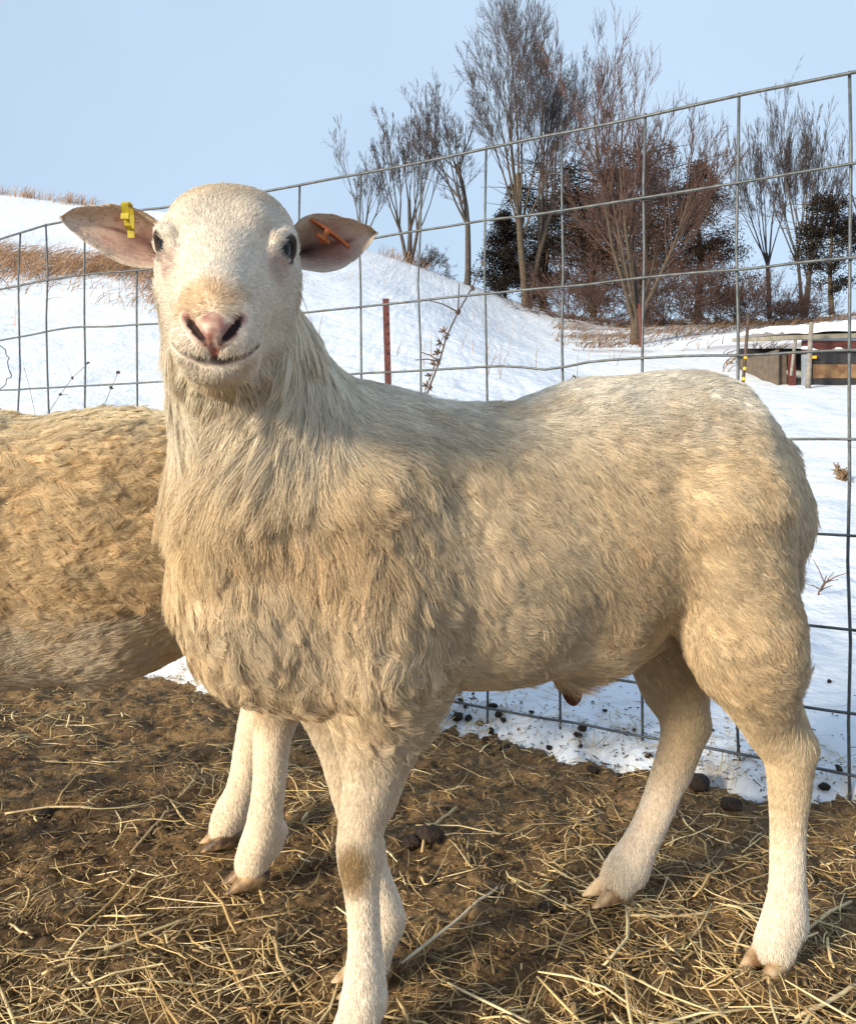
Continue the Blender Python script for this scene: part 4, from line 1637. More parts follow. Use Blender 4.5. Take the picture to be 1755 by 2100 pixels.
def build_clods():
    g = np.random.default_rng(31)
    md = mat_plain('dark_dung', (.040, .024, .016), rough=.8, noise=.6, scale=3, bump=.9)
    mesh = []
    for i in range(6):
        V, F = clod_mesh(g)
        o = mesh_obj('dung_clod', V, F, md, None, True)
        mesh.append(o.data)
        bpy.data.objects.remove(o)
    # picture place, size in metres
    spots = [(1010, 1452, .010), (1022, 1470, .011), (1032, 1480, .008), (1006, 1505, .013), (995, 1520, .011), (945, 1440, .008), (955, 1452, .007),
             (960, 1478, .012), (938, 1478, .018), (1195, 1497, .010), (1185, 1512, .009), (1190, 1535, .010), (1125, 1538, .010), (1040, 1535, .007),
             (1030, 1540, .008), (1240, 1460, .007), (1330, 1555, .010), (1300, 1500, .007), (1420, 1440, .007), (1700, 1400, .006), (1660, 1560, .008),
             (1690, 1620, .012), (1720, 1580, .007), (1400, 1530, .006), (1460, 1500, .006), (970, 1425, .006), (1090, 1462, .005), (1215, 1585, .012), (1270, 1596, .010)]
    for px, py, r in spots:
        # stand it on the snow there
        d = 1.2
        for _ in range(30):
            p = at(px, py, d)
            if p[2] < float(ground_z(p[0], p[1])[0]): break
            d += .04
        d2 = d - .04
        for _ in range(8):
            dm = (d + d2) / 2
            p = at(px, py, dm)
            if p[2] < float(ground_z(p[0], p[1])[0]): d = dm
            else: d2 = dm
        p = at(px, py, d)
        o = bpy.data.objects.new('dung_pellet', mesh[int(g.integers(0, 6))])
        COL.objects.link(o)
        o.location = (p[0], p[1], float(ground_z(p[0], p[1])[0]) + r * .45)
        k_ = r * g.uniform(.6, 1.05)
        o.scale = (k_ * g.uniform(.8, 1.4), k_ * g.uniform(.7, 1.1), k_ * g.uniform(.7, 1))
        o.rotation_euler = (g.normal(0, .3), g.normal(0, .3), g.random() * 6)
        tag(o, 'dark dung pellet lying on the snow by the fence foot', 'dung', 'dung pellets on the snow')
    big = [(900, 1478, .026, 'knobbly black dung clod beside the near foreleg at the snow edge'), (1430, 1612, .030, 'large black dung clod between the hind legs at the snow edge'),
           (880, 1728, .026, 'black wet dung clod pressed into the mud behind the near foreleg'), (842, 1735, .020, 'smaller dark clod beside the wet dung clod in the mud'),
           (1430, 1605, .018, None), (1120, 1852, .014, 'small black dung lump in the mud ahead of the far hind hoof'),
           (1500, 1655, .022, 'brown dung clod under the fence between the hind legs'), (90, 1648, .022, 'dark dung lump on the bare mud under the woolly sheep')]
    for px, py, r, lb in big:
        if lb is None: continue
        d = .64 * 1690 / (py - 905.0)
        p = at(px, py, d)
        o = bpy.data.objects.new('dung_clod', mesh[int(g.integers(0, 6))])
        COL.objects.link(o)
        o.location = (p[0], p[1], float(ground_z(p[0], p[1])[0]) + r * .25)
        o.scale = (r * .85, r * .75, r * .7)
        o.rotation_euler = (0, 0, g.random() * 6)
        tag(o, lb, 'dung')


def lay_stalk(pts, w, name, label, cat, col, seed):
    """a single bent stalk lying on the mud through picture points"""
    P = []
    for px, py in pts:
        d = .64 * 1690 / (py - 905.0)
        p = at(px, py, d)
        P.append((p[0], p[1]))
    P = np.array(P)
    t = np.linspace(0, 1, 10)
    u = np.r_[0, np.cumsum(np.linalg.norm(np.diff(P, axis=0), axis=1))]; u /= u[-1]
    X, Y = np.interp(t, u, P[:, 0]), np.interp(t, u, P[:, 1])
    Z = ground_z(X, Y)
    Z = np.maximum(Z, np.linspace(Z[0], Z[-1], 10)) * .6 + Z.max() * .4 + w * .6
    V, F = tube_vf(np.stack([X, Y, Z], 1), np.r_[np.full(9, w / 2), w * .3], 6)
    m = mat_plain(name + '_' + str(seed), col, rough=.5, noise=.25, scale=60)
    o = mesh_obj(name, V, F, m, None, True)
    tag(o, label, cat)
    return o


def build_stalks():
    lay_stalk([(1020, 1822), (938, 1892), (823, 1986)], .0042, 'straw_stalk', 'long straight pale straw right of the near foreleg', 'straw', (.70, .60, .42), 1)
    lay_stalk([(85, 2000), (190, 1960), (300, 1912), (395, 1875)], .0040, 'straw_stalk', 'long pale straw lying on matted hay left of the near foreleg', 'straw', (.70, .54, .28), 2)
    lay_stalk([(345, 1662), (315, 1695), (268, 1745)], .0045, 'straw_stalk', 'thick pale straw lying on bare mud before the far hooves', 'straw', (.62, .47, .26), 3)
    lay_stalk([(1290, 1871), (1360, 1876), (1455, 1868)], .0042, 'straw_stalk', 'pale straw lying level beside the far hind hoof', 'straw', (.70, .56, .32), 4)
    lay_stalk([(10, 1660), (100, 1650), (190, 1655)], .0036, 'straw_stalk', 'level straw on the mud under the woolly sheep', 'straw', (.66, .50, .28), 5)
    lay_stalk([(935, 1655), (905, 1690), (878, 1700), (865, 1755)], .0055, 'straw_leaf', 'bent yellow straw leaf curling over the black dung clod', 'straw', (.62, .46, .22), 6)
    lay_stalk([(1745, 1850), (1690, 1890), (1640, 1925), (1560, 2030)], .0045, 'straw_stalk', 'long straw crossing the mud beside the near hind hoof', 'straw', (.64, .50, .28), 7)
    lay_stalk([(1755, 2030), (1690, 2062), (1630, 2085)], .0050, 'straw_stalk', 'thick pale straw at the lower edge beyond the hind hoof', 'straw', (.68, .54, .32), 8)


def hit(px, py, d0=2.6, d1=60.0):
    """where the line of sight through px, py meets the ground"""
    d = np.arange(d0, d1, .05)
    P = np.stack([(px - 877.5) / 1690 * d, d, CAMZ - (py - 905.) / 1690 * d], 1)
    z = ground_z(P[:, 0], P[:, 1])
    k = np.argmax(P[:, 2] <= z)
    return P[k] if P[k, 2] <= z[k] else None


# ------------------------------------------------------------------ trees
def tubes3(B, k=3):
    """many branches at once. B: list of (pts (n,3), radii (n,)) with the same n"""
    by = {}
    for p, r in B:
        by.setdefault(len(p), []).append((p, r))
    VV, QQ, off = [], [], 0
    for n, L in by.items():
        P = np.stack([p for p, r in L]); Rr = np.stack([r for p, r in L])
        T = np.gradient(P, axis=1)
        T /= np.linalg.norm(T, axis=2, keepdims=True) + 1e-9
        ref = np.where(np.abs(T[:, :1, 2:]) > .9, np.array([1., 0, 0]), np.array([0, 0, 1.]))
        S = np.cross(T, np.broadcast_to(ref, T.shape)); S /= np.linalg.norm(S, axis=2, keepdims=True) + 1e-9
        U = np.cross(S, T)
        a = np.arange(k) / k * 2 * math.pi
        V = P[:, :, None] + Rr[:, :, None, None] * (np.cos(a)[None, None, :, None] * S[:, :, None] + np.sin(a)[None, None, :, None] * U[:, :, None])
        m = len(L)
        VV.append(V.reshape(-1, 3))
        q = []
        for i in range(n - 1):
            for j in range(k):
                j2 = (j + 1) % k
                q.append([i * k + j, i * k + j2, (i + 1) * k + j2, (i + 1) * k + j])
        QQ.append((np.arange(m)[:, None, None] * n * k + np.array(q)[None] + off).reshape(-1, 4))
        off += m * n * k
    return np.concatenate(VV), np.concatenate(QQ)


def grow_tree(g, H, r0, fork, spread, up, counts, lens, wob=.12, twig=.006, lean=(0, 0), starts=None, first=.35):
    """limbs (levels 0-1) and finer branches. fork: height share where the trunk breaks up"""
    limbs, fine = [], []

    def poly(p, d, L, n, w, upw):
        P = [p]
        d = d / np.linalg.norm(d)
        for i in range(n - 1):
            d = d + g.normal(0, w, 3) + np.array([0, 0, upw])
            d = d / np.linalg.norm(d)
            p = p + d * L / (n - 1)
            P.append(p)
        return np.array(P), d

    def rec(P, R_, lev, Lb):
        if lev >= len(counts):
            return
        c = counts[lev]
        n = len(P)
        m = max(1, int(round(c * g.uniform(.8, 1.2))))
        ts = np.sort(g.uniform(first if lev else .0, 1.0, m))
        for t in ts:
            f = t * (n - 1)
            i = min(int(f), n - 2)
            p = P[i] + (P[i + 1] - P[i]) * (f - i)
            d0 = P[i + 1] - P[i]
            d0 = d0 / np.linalg.norm(d0)
            ax = np.cross(d0, g.normal(0, 1, 3)); ax /= np.linalg.norm(ax) + 1e-9
            a = spread[lev] * g.uniform(.65, 1.3)
            d = d0 * math.cos(a) + ax * math.sin(a)
            L = Lb * lens[lev] * g.uniform(.65, 1.2) * (1.15 - .45 * t)
            rr = max(twig, (R_[i] + (R_[i + 1] - R_[i]) * (f - i)) * g.uniform(.36, .58))
            k = 6 if lev < 1 else (5 if lev < 3 else 4)
            Q, _ = poly(p, d, L, k, wob, up[lev])
            rq = np.maximum(twig * .6, np.linspace(rr, max(rr * .3, twig * .6), k))
            (limbs if lev < 1 else fine).append((Q, rq))
            rec(Q, rq, lev + 1, L)

    base = np.zeros(3)
    for (d, sh, rs) in (starts or [((lean[0], lean[1], 1.0), 1.0, 1.0)]):
        P, _ = poly(base - np.array([0, 0, .35]), np.array(d, float), H * fork * sh + .35, 7, .05, .03)
        R_ = np.linspace(r0 * rs * 1.1, r0 * rs * .60, 7)
        R_[0] *= 1.25
        limbs.append((P, R_))
        # the leading limbs leave from the top of the trunk
        top = P[3:]
        rec(top, R_[3:], 0, H * (1 - fork))
    return limbs, fine


def make_tree(name, label, base, H, r0, mat_t, mat_c, seed, group=None, width=None, **kw):
    g = np.random.default_rng(seed)
    rt = empty(name, base)
    tag(rt, label, 'tree', group)
    lim, fine = grow_tree(g, H, r0, **kw)
    # bring the crown to the tree's real height and spread
    A = np.concatenate([p for p, r in fine])
    sz = H / np.percentile(A[:, 2], 99.8)
    sx = 1.0
    if width:
        sx = width * base[1] / 1690.0 / (np.percentile(A[:, 0], 98.5) - np.percentile(A[:, 0], 1.5))
    k_ = np.array([sx, sx, sz])
    lim = [(p * k_, r) for p, r in lim]
    fine = [(p * k_, r) for p, r in fine]
    V, Q = tubes3(lim, 7)
    mesh_obj('trunk', V, Q, mat_t, rt, True)
    V, Q = tubes3(fine, 3)
    mesh_obj('crown', V, Q, mat_c, rt, True)
    return rt


def cedar(label, base, H, Wd, mat_l, mat_t, seed, n=5200, shape='cone', low=.08, group=None, ls=.11):
    g = np.random.default_rng(seed)
    rt = empty('cedar_tree', base)
    tag(rt, label, 'tree', group)
    t = np.linspace(-.3, H * .93, 8)
    P = np.stack([.06 * np.sin(t * 1.3 + seed), .06 * np.cos(t * 1.1), t], 1)
    V, Q = tubes3([(P, np.linspace(.13, .02, 8) * H / 5)], 7)
    mesh_obj('trunk', V, Q, mat_t, rt, True)
    # boughs, then sprays along the boughs
    B, C = [], []
    nb = int(46 * max(1, H / 4))
    for i in range(nb):
        h = low * H + (H * .97 - low * H) * g.random() ** .85
        u = (h / H - low) / (1 - low)
        prof = (1 - u) ** .75 if shape == 'cone' else math.sin(math.pi * min(1, .16 + .84 * (1 - u) ** .8)) ** .6
        rr = Wd / 2 * prof * g.uniform(.55, 1.18) + .08
        a = g.random() * 6.283
        d = np.array([math.cos(a), math.sin(a), g.uniform(-.05, .40)])
        L = rr * 1.1
        q = np.array([0, 0, h]) + d[None] * np.linspace(0, L, 5)[:, None]
        q[:, 2] += .12 * L * np.linspace(0, 1, 5) ** 2 * g.uniform(-.6, 1)
        B.append((q, np.linspace(.028, .007, 5)))
        m = int(n / nb * (.35 + rr))
        s = g.random(m) ** .6
        c = q[0] + (q[-1] - q[0]) * s[:, None] + g.normal(0, .085 + .05 * rr, (m, 3)) * (1 + .3 * g.random((m, 1)))
        C.append(c)
    V, Q = tubes3(B, 3)
    mesh_obj('boughs', V, Q, mat_t, rt, True)['kind'] = 'stuff'
    C = np.concatenate(C)
    C = C[(C[:, 2] < H * 1.01) & (np.hypot(C[:, 0], C[:, 1]) < Wd * .62 * np.clip(1.35 - C[:, 2] / H, .12, 1))]
    m = len(C)
    # each spray: two crossing tapered leaves
    d = norm(g.normal(0, 1, (m, 3)) + np.array([0, 0, .6]) + .8 * norm(C * np.array([1, 1, 0]) + 1e-6))
    s_ = norm(np.cross(d, g.normal(0, 1, (m, 3))))
    sz = ls * g.uniform(.5, 1.3, (m, 1))
    u_ = norm(np.cross(s_, d))
    V = np.stack([C - d * sz * .5, C + s_ * sz * .22, C + d * sz * .6, C - s_ * sz * .22, C + u_ * sz * .22, C - u_ * sz * .22], 1).reshape(-1, 3)
    b = (np.arange(m) * 6)[:, None]
    Q = np.concatenate([b + np.array([[0, 1, 2, 3]]), b + np.array([[0, 4, 2, 5]])])
    cc = np.repeat(np.clip(1 + g.normal(0, .25, (m, 1)), .4, 1.8), 6, 0) * np.ones(3)
    mesh_obj('crown', V, Q, mat_l, rt, False, cc * np.array([.075, .045, .030]) if mat_l is M_NEEDLE else cc * np.array([.026, .021, .017]))
    return rt


M_BARK = mat_plain('grey_bark', (.085, .068, .058), rough=.9, noise=.45, scale=9, bump=.6)
M_TWIG = mat_plain('twig', (.075, .060, .060), rough=.9, noise=.3, scale=4)
M_BARK2 = mat_plain('brown_bark', (.095, .070, .048), rough=.9, noise=.45, scale=12, bump=.6)
M_TWIG2 = mat_plain('red_twig', (.110, .062, .048), rough=.9, noise=.3, scale=4)
M_NEEDLE = mat_attr('cedar_needles', rough=.9, spec=.1, noise=.3, scale=3)
M_NEEDLE2 = mat_attr('dark_needles', rough=.9, spec=.1, noise=.3, scale=3)


def on_ground(px, d):
    x = (px - 877.5) / 1690 * d
    return np.array([x, d, float(ground_z(x, d)[0])])


def build_trees():
    def H(base, top):
        return CAMZ - (top - 905.) / 1690 * base[1] - base[2]
    V4 = dict(fork=.24, spread=(.60, .55, .52, .5), up=(.10, .07, .05, .04), counts=(7, 9, 8, 8), lens=(.9, .60, .50, .46), wob=.075, twig=.0052)
    b = on_ground(742, 30.5)
    make_tree('bare_tree', 'small bare tree on the hill crest, smallest of the crest row', b, H(b, 245), .075, M_BARK, M_TWIG, 3, **dict(V4, width=115, fork=.18, counts=(6, 7, 6, 5)))
    b = on_ground(838, 30.0)
    make_tree('bare_tree', 'vase-shaped bare tree with several stems on the hill crest', b, H(b, 190), .095, M_BARK, M_TWIG, 14,
              **dict(V4, width=165, fork=.30, spread=(.48, .55, .55, .5), counts=(5, 8, 8, 6), lens=(.85, .5, .42, .42),
                     starts=[((-.30, 0, 1), 1.0, .8), ((.05, .1, 1), 1.2, 1.0), ((.38, -.1, 1), 1.0, .75)]))
    b = on_ground(957, 29.5)
    make_tree('bare_tree', 'slender straight-trunked bare tree on the hill crest with long open limbs', b, H(b, 150), .11, M_BARK, M_TWIG, 27,
              **dict(V4, width=175, fork=.52, spread=(.68, .6, .55, .5), up=(.14, .09, .06, .05), counts=(10, 7, 7, 5), lens=(.85, .45, .42, .45), first=.25))
    b = on_ground(1080, 28.0)
    make_tree('bare_tree', 'tallest bare tree, its trunk forking into two great limbs', b, H(b, -15), .135, M_BARK2, M_TWIG, 8,
              **dict(V4, width=315, fork=.40, spread=(.48, .55, .52, .5), counts=(8, 10, 9, 8), lens=(.95, .60, .50, .46),
                     starts=[((-.02, 0, 1), 1.15, 1.0), ((.22, .05, 1), 1.10, .9)]))
    b = hit(1300, 706)
    make_tree('bare_tree', 'wide red-brown bare tree with a thick leaning trunk in front of the cedars', b, H(b, 62), .14, M_BARK2, M_TWIG2, 19,
              **dict(V4, width=360, fork=.17, spread=(.60, .55, .52, .5), up=(.08, .08, .07, .05), counts=(9, 9, 9, 8), lens=(1.0, .60, .50, .46), twig=.0052, lean=(.10, 0)))
    b = on_ground(1578, 33)
    make_tree('bare_tree', 'dense upright bare tree beyond the thicket', b, H(b, 235), .11, M_BARK, M_TWIG, 31, **dict(V4, width=140, fork=.35, counts=(9, 9, 8, 7)))
    b = on_ground(1648, 32)
    make_tree('bare_tree', 'tall open bare tree beside the dark evergreen', b, H(b, 160), .12, M_BARK, M_TWIG, 42,
              **dict(V4, width=190, fork=.30, counts=(7, 9, 8, 7), lens=(.95, .5, .42, .42), starts=[((.14, 0, 1), 1.1, 1.0), ((-.12, 0, 1), 1.1, .7)]))
    b = on_ground(1790, 33)
    make_tree('bare_tree', 'bare tree rising beyond the dark evergreen', b, H(b, 190), .11, M_BARK, M_TWIG, 45, **dict(V4, width=160, counts=(7, 8, 6, 5)))
    # cedars
    for px, d, top, wd, lb, sd, shp in ((1035, 30, 430, 2.2, 'low dark cedar behind the slender crest tree', 3, 'cone'),
                                   (1115, 31, 330, 4.2, 'dark cedar behind the forked tree', 5, 'round'),
                                   (1215, 30, 335, 4.6, 'brown cedar between the forked tree and the red-brown tree', 7, 'round'),
                                   (1325, 29, 300, 5.2, 'broad brown cedar directly behind the red-brown tree', 9, 'round'),
                                   (1432, 30, 318, 3.8, 'pointed cedar on the far side of the red-brown tree', 12, 'cone')):
        b = on_ground(px, d)
        cedar(lb, b, H(b, top), wd, M_NEEDLE if px > 1150 else M_NEEDLE2, M_BARK2, sd, n=17000, shape=shp, low=.03, ls=.075)
    b = on_ground(1705, 29)
    cedar('black-green evergreen standing above the old shed', b, H(b, 395), 3.0, M_NEEDLE2, M_BARK2, 15, n=13000, shape='round', low=.16, ls=.08)
    # thicket
    sh = dict(fork=.10, spread=(.8, .6, .6), up=(.02, .04, .03), counts=(8, 7, 6), lens=(.9, .55, .5), wob=.16, twig=.0060)
    for px, d, top, lb, sd in ((1180, 27, 520, 'tangle of bare brush under the forked tree', 51), (1250, 26, 500, 'brown brush left of the thick leaning trunk', 52),
                               (1375, 26, 505, 'brown brush right of the thick leaning trunk', 53), (1450, 26, 520, 'bare brown brush in the middle of the thicket', 54),
                               (1520, 26, 545, 'bare brown brush behind the insulated post', 55), (1585, 26, 560, 'leaning brush at the end of the thicket', 56),
                               (1640, 27, 585, 'low brush above the old shed', 57)):
        b = on_ground(px, d)
        rt = make_tree('brush', lb, b, H(b, top), .05, M_TWIG2, M_TWIG2, sd, **dict(sh, starts=[((g_, .3 * math.sin(g_ * 9), .8), 1.0, .6) for g_ in (-1.0, -.5, .0, .5, 1.0)]))
        rt['category'] = 'shrub'
    b = hit(1568, 745)
    rt = make_tree('brush', 'small pale leafless bush beside the old shed', b, .42, .012, M_TWIG, M_TWIG, 58, **dict(sh, twig=.004, starts=[((g_, .2, .8), 1.0, .6) for g_ in (-.7, -.2, .3, .8)]))
    rt['category'] = 'shrub'
    b = on_ground(882, 29.8)
    rt = make_tree('brush', 'small dark bush on the crest beside the vase-shaped tree', b, .85, .03, M_TWIG, M_TWIG, 59, **dict(sh, starts=[((g_, .2, .8), 1.0, .6) for g_ in (-.9, -.3, .3, .9)]))
    rt['category'] = 'shrub'


# ------------------------------------------------------------------ posts, shed, weeds
def build_posts():
    m_r = mat_plain('red_painted_steel', (.13, .035, .028), rough=.6, noise=.5, scale=30, bump=.2)
    # steel T post
    base = at(801, 905, 4.6); base[2] = float(ground_z(base[0], base[1])[0])
    top = at(791, 612, 4.6)
    m = MB()
    ln = np.linalg.norm(top - base) + .3
    ax = (top - base) / np.linalg.norm(top - base)
    rx = np.array([1., 0, 0]) - ax * ax[0]; rx /= np.linalg.norm(rx)
    ry = np.cross(ax, rx)
    M = np.stack([rx, ry, ax], 1)
    c = top - ax * ln / 2
    m.box(c, (.036, .006, ln), M)
    m.box(c + ry * .0185, (.006, .031, ln), M)
    rt = empty('steel_post', base)
    tag(rt, 'dark red steel post standing in the snow behind the fence', 'post')
    o = m.build('shaft', m_r, rt); o.matrix_parent_inverse = Matrix.Translation(-Vector(base))
    for i in range(int(ln / .055)):
        mm = MB(); mm.box(top - ax * (.03 + i * .055) - ry * .006, (.012, .007, .012), M)
        o = mm.build('stud', m_r, rt); o.matrix_parent_inverse = Matrix.Translation(-Vector(base))
    # thin post with yellow insulators
    m_b = mat_plain('brown_steel', (.09, .055, .04), rough=.7, noise=.5, scale=30)
    m_y = mat_plain('yellow_insulator', (.75, .50, .03), rough=.4)
    d = 7.0
    p1, p0 = at(1535, 642, d), at(1521, 812, d)
    p0 = p0 + (p0 - p1) * .25
    rt = empty('steel_post', p0)
    tag(rt, 'thin brown electric-fence post with yellow insulators', 'post')
    V, F = tube_vf(np.linspace(p0, p1, 8), .014, 7); o = mesh_obj('shaft', V - p0, F, m_b, rt, True)
    for py in (733, 756, 777, 789):
        t = (py - 642) / (812 - 642.)
        q = p1 + (at(1521, 812, d) - p1) * t
        V, F = tube_vf([q - [.004, .012, .012], q + [.004, -.012, .012]], .0145, 8)
        mesh_obj('insulator', V - p0, F, m_y, rt, True)
    # red stake by the tree
    h_ = hit(1314, 712)
    t_ = at(1311, 622, h_[1])
    V, F = tube_vf([h_ - [0, 0, .2], (h_ + t_) / 2, t_], .03, 6)
    o = mesh_obj('stake', V, F, mat_plain('faded_red', (.15, .035, .025), rough=.7, noise=.3), None, True)
    tag(o, 'thin faded red stake beside the thick tree trunk', 'stake')


def build_shed():
    h_ = hit(1634, 790)
    d = h_[1]
    u = d / 1690.0
    def X(px): return (px - 877.5) * u
    def Z(py): return CAMZ - (py - 905.) * u
    rt = empty('old_shed', (X(1700), d, Z(792)))
    tag(rt, 'low old shed of red and rusty boards under a snowy roof', 'shed')
    inv = Matrix.Translation(-Vector(rt.location))
    def part(name, mat, boxes, smooth=False):
        m = MB()
        for (x0, x1, y0, y1, z0, z1) in boxes:
            m.box(((x0 + x1) / 2, (y0 + y1) / 2, (z0 + z1) / 2), (x1 - x0, y1 - y0, z1 - z0))
        o = m.build(name, mat, rt, smooth)
        o.matrix_parent_inverse = inv
        return o
    red = mat_plain('red_board', (.10, .026, .020), rough=.75, noise=.45, scale=14, bump=.3)
    rust = mat_plain('rusty_board', (.27, .16, .075), rough=.85, col2=(.12, .06, .03), scale=7, bump=.4)
    dark = mat_plain('dark_board', (.035, .035, .038), rough=.8, noise=.5, scale=10)
    tin = mat_plain('blue_grey_tin', (.34, .38, .43), rough=.5, metal=.3, noise=.25, scale=9)
    beige = mat_plain('weathered_ply', (.28, .25, .19), rough=.85, noise=.4, scale=8)
    grey = mat_plain('grey_slab', (.13, .10, .075), rough=.85, noise=.35, scale=9)
    xr = X(1990)
    part('back_wall', dark, [(X(1600), xr, d + 1.5, d + 1.54, Z(800), Z(690))])
    part('base_board', dark, [(X(1630), xr, d, d + .05, Z(800), Z(776))])
    part('rusty_board', rust, [(X(1666), xr, d - .01, d + .04, Z(775.5), Z(747))])
    part('dark_board', dark, [(X(1668), xr, d + .012, d + .05, Z(746.5), Z(722))])
    part('red_board', red, [(X(1645), xr, d - .02, d + .03, Z(721.5), Z(699))])
    part('fascia', tin, [(X(1643), xr, d - .05, d + .0, Z(698.5), Z(690))])
    part('side_wall', grey, [(X(1597), X(1600.5), d + .05, d + 1.5, Z(800), Z(716)), (X(1600.5), X(1619), d + .10, d + .14, Z(800), Z(726))])
    part('door_post', red, [(X(1619), X(1630), d - .03, d + .06, Z(800), Z(722))])
    part('door_post', dark, [(X(1652), X(1664), d - .02, d + .05, Z(796), Z(722))])
    part('pale_post', tin, [(X(1640.5), X(1650), d - .09, d - .03, Z(800), Z(728))])
    part('yellow_plate', mat_plain('yellow_plate', (.75, .42, .02), rough=.4), [(X(1652), X(1671), d - .05, d - .024, Z(735.5), Z(730))])
    # sloping roof sheet with snow
    def slab(name, mat, corners, th):
        c = np.array(corners, float)
        V = np.concatenate([c, c + np.array([0, 0, th])])
        F = [(3, 2, 1, 0), (4, 5, 6, 7), (0, 1, 5, 4), (1, 2, 6, 5), (2, 3, 7, 6), (3, 0, 4, 7)]
        o = mesh_obj(name, V, F, mat, rt, False); o.matrix_parent_inverse = inv
    slab('roof', beige, [(X(1590), d - .10, Z(699)), (xr, d - .10, Z(686)), (xr, d + 1.7, Z(640)), (X(1592), d + 1.7, Z(672))], .06)
    xs, ys = np.linspace(X(1606), xr, 40), np.linspace(d - .06, d + 1.68, 22)
    A, B = np.meshgrid(xs, ys)
    fx = (A - X(1590)) / (xr - X(1590)); fy = (B - d + .1) / 1.8
    zb = (Z(699) * (1 - fx) + Z(686) * fx) * (1 - fy) + (Z(672) * (1 - fx) + Z(640) * fx) * fy + .06
    p = np.stack([A.ravel() * 3, B.ravel() * 3, 0 * A.ravel()], 1)
    th = np.clip(.11 + .10 * fbm(p, 3, 190).reshape(A.shape), -.02, .2) * sstep(0, .06, fx) * sstep(0, .05, fy)
    Vs = np.stack([A.ravel(), B.ravel(), (zb + th).ravel()], 1)
    i = np.arange(A.size).reshape(A.shape)
    Q = np.stack([i[:-1, :-1], i[:-1, 1:], i[1:, 1:], i[1:, :-1]], -1).reshape(-1, 4)
    o = mesh_obj('roof_snow', Vs - np.array(rt.location), Q, M_SNOW2, rt, True)
    g = np.random.default_rng(8)
    for px, py, r in ((1652, 714, .05), (1662, 718, .04), (1672, 719, .03), (1718, 716, .04), (1708, 718, .03), (1727, 718, .03)):
        V, F = clod_mesh(g, (1.5, .6, .55), .4)
        o = mesh_obj('snow_clump', V * r + np.array([X(px), d - .03, Z(py)]), F, M_SNOW2, rt, True); o.matrix_parent_inverse = inv
    # posts that lean by it
    wood = mat_plain('grey_wood', (.25, .225, .195), rough=.9, noise=.35, scale=18, bump=.4)
    q0, q1 = np.array([X(1633), d - .35, Z(800)]), np.array([X(1640), d - .35, Z(668)])
    V, F = tube_vf(np.linspace(q0, q1, 6), np.linspace(.036, .031, 6), 9)
    o = mesh_obj('wooden_post', V, F, wood, None, True)
    tag(o, 'weathered grey wooden post standing in snow before the old shed', 'post')
    m = MB()
    q0, q1 = np.array([X(1612), d - .16, Z(772)]), np.array([X(1627), d - .06, Z(696)])
    V, F = tube_vf([q0, (q0 + q1) / 2, q1], .024, 4)
    o = mesh_obj('board', V, F, wood, None, False)
    tag(o, 'grey board leaning against the end of the old shed', 'board')


M_SNOW2 = mat_plain('roof_snow', (.86, .88, .91), rough=.6, noise=.04, scale=8, bump=.3)


def weed(pts, d, r, label, seed, heads=(), col=(.10, .07, .055), twigs=0):
    """a dead weed stalk through picture points at depth d, with seed heads or side twigs"""
    g = np.random.default_rng(seed)
    P = np.array([at(px, py, d) for px, py in pts])
    b = P[0].copy()
    gz = float(ground_z(b[0], b[1])[0])
    if b[2] > gz:
        dirn = (P[0] - P[1]) / np.linalg.norm(P[0] - P[1])
        k = (b[2] - gz) / max(.2, -dirn[2]) + .03
        P = np.concatenate([[P[0] + dirn * k], P])
    base = P[0]
    m = mat_plain('weed_' + str(seed), col, rough=.9, noise=.3, scale=30)
    rt = empty('dead_weed', base)
    tag(rt, label, 'weed')
    t = np.linspace(0, 1, 12)
    u = np.r_[0, np.cumsum(np.linalg.norm(np.diff(P, axis=0), axis=1))]; u /= u[-1]
    S = np.stack([np.interp(t, u, P[:, i]) for i in range(3)], 1) + g.normal(0, r * .8, (12, 3))
    V, F = tube_vf(S - base, np.linspace(r, r * .5, 12), 5)
    mesh_obj('stem', V, F, m, rt, True)
    B = []
    for i in range(twigs):
        k = g.integers(3, 12)
        q = S[k] - base
        dd = norm(g.normal(0, 1, (1, 3)) * [1, .6, .6] + [0, 0, .6])[0]
        L = r * g.uniform(8, 26)
        B.append((np.array([q, q + dd * L * .5 + [0, 0, L * .06], q + dd * L]), np.array([r * .6, r * .45, r * .3])))
    for (i0, n, L) in heads:
        for j in range(n):
            q = S[min(11, i0 + int(g.integers(0, 12 - i0)))] - base
            dd = norm(g.normal(0, 1, (1, 3)) + [0, 0, .5])[0]
            B.append((np.array([q, q + dd * L * .5, q + dd * L]), np.array([r * .8, r * 1.6, r * .5])))
    if B:
        V, Q = tubes3(B, 4)
        o = mesh_obj('seed_head' if heads else 'twigs', V, Q, m, rt, True)
        o['kind'] = 'stuff'
    return rt


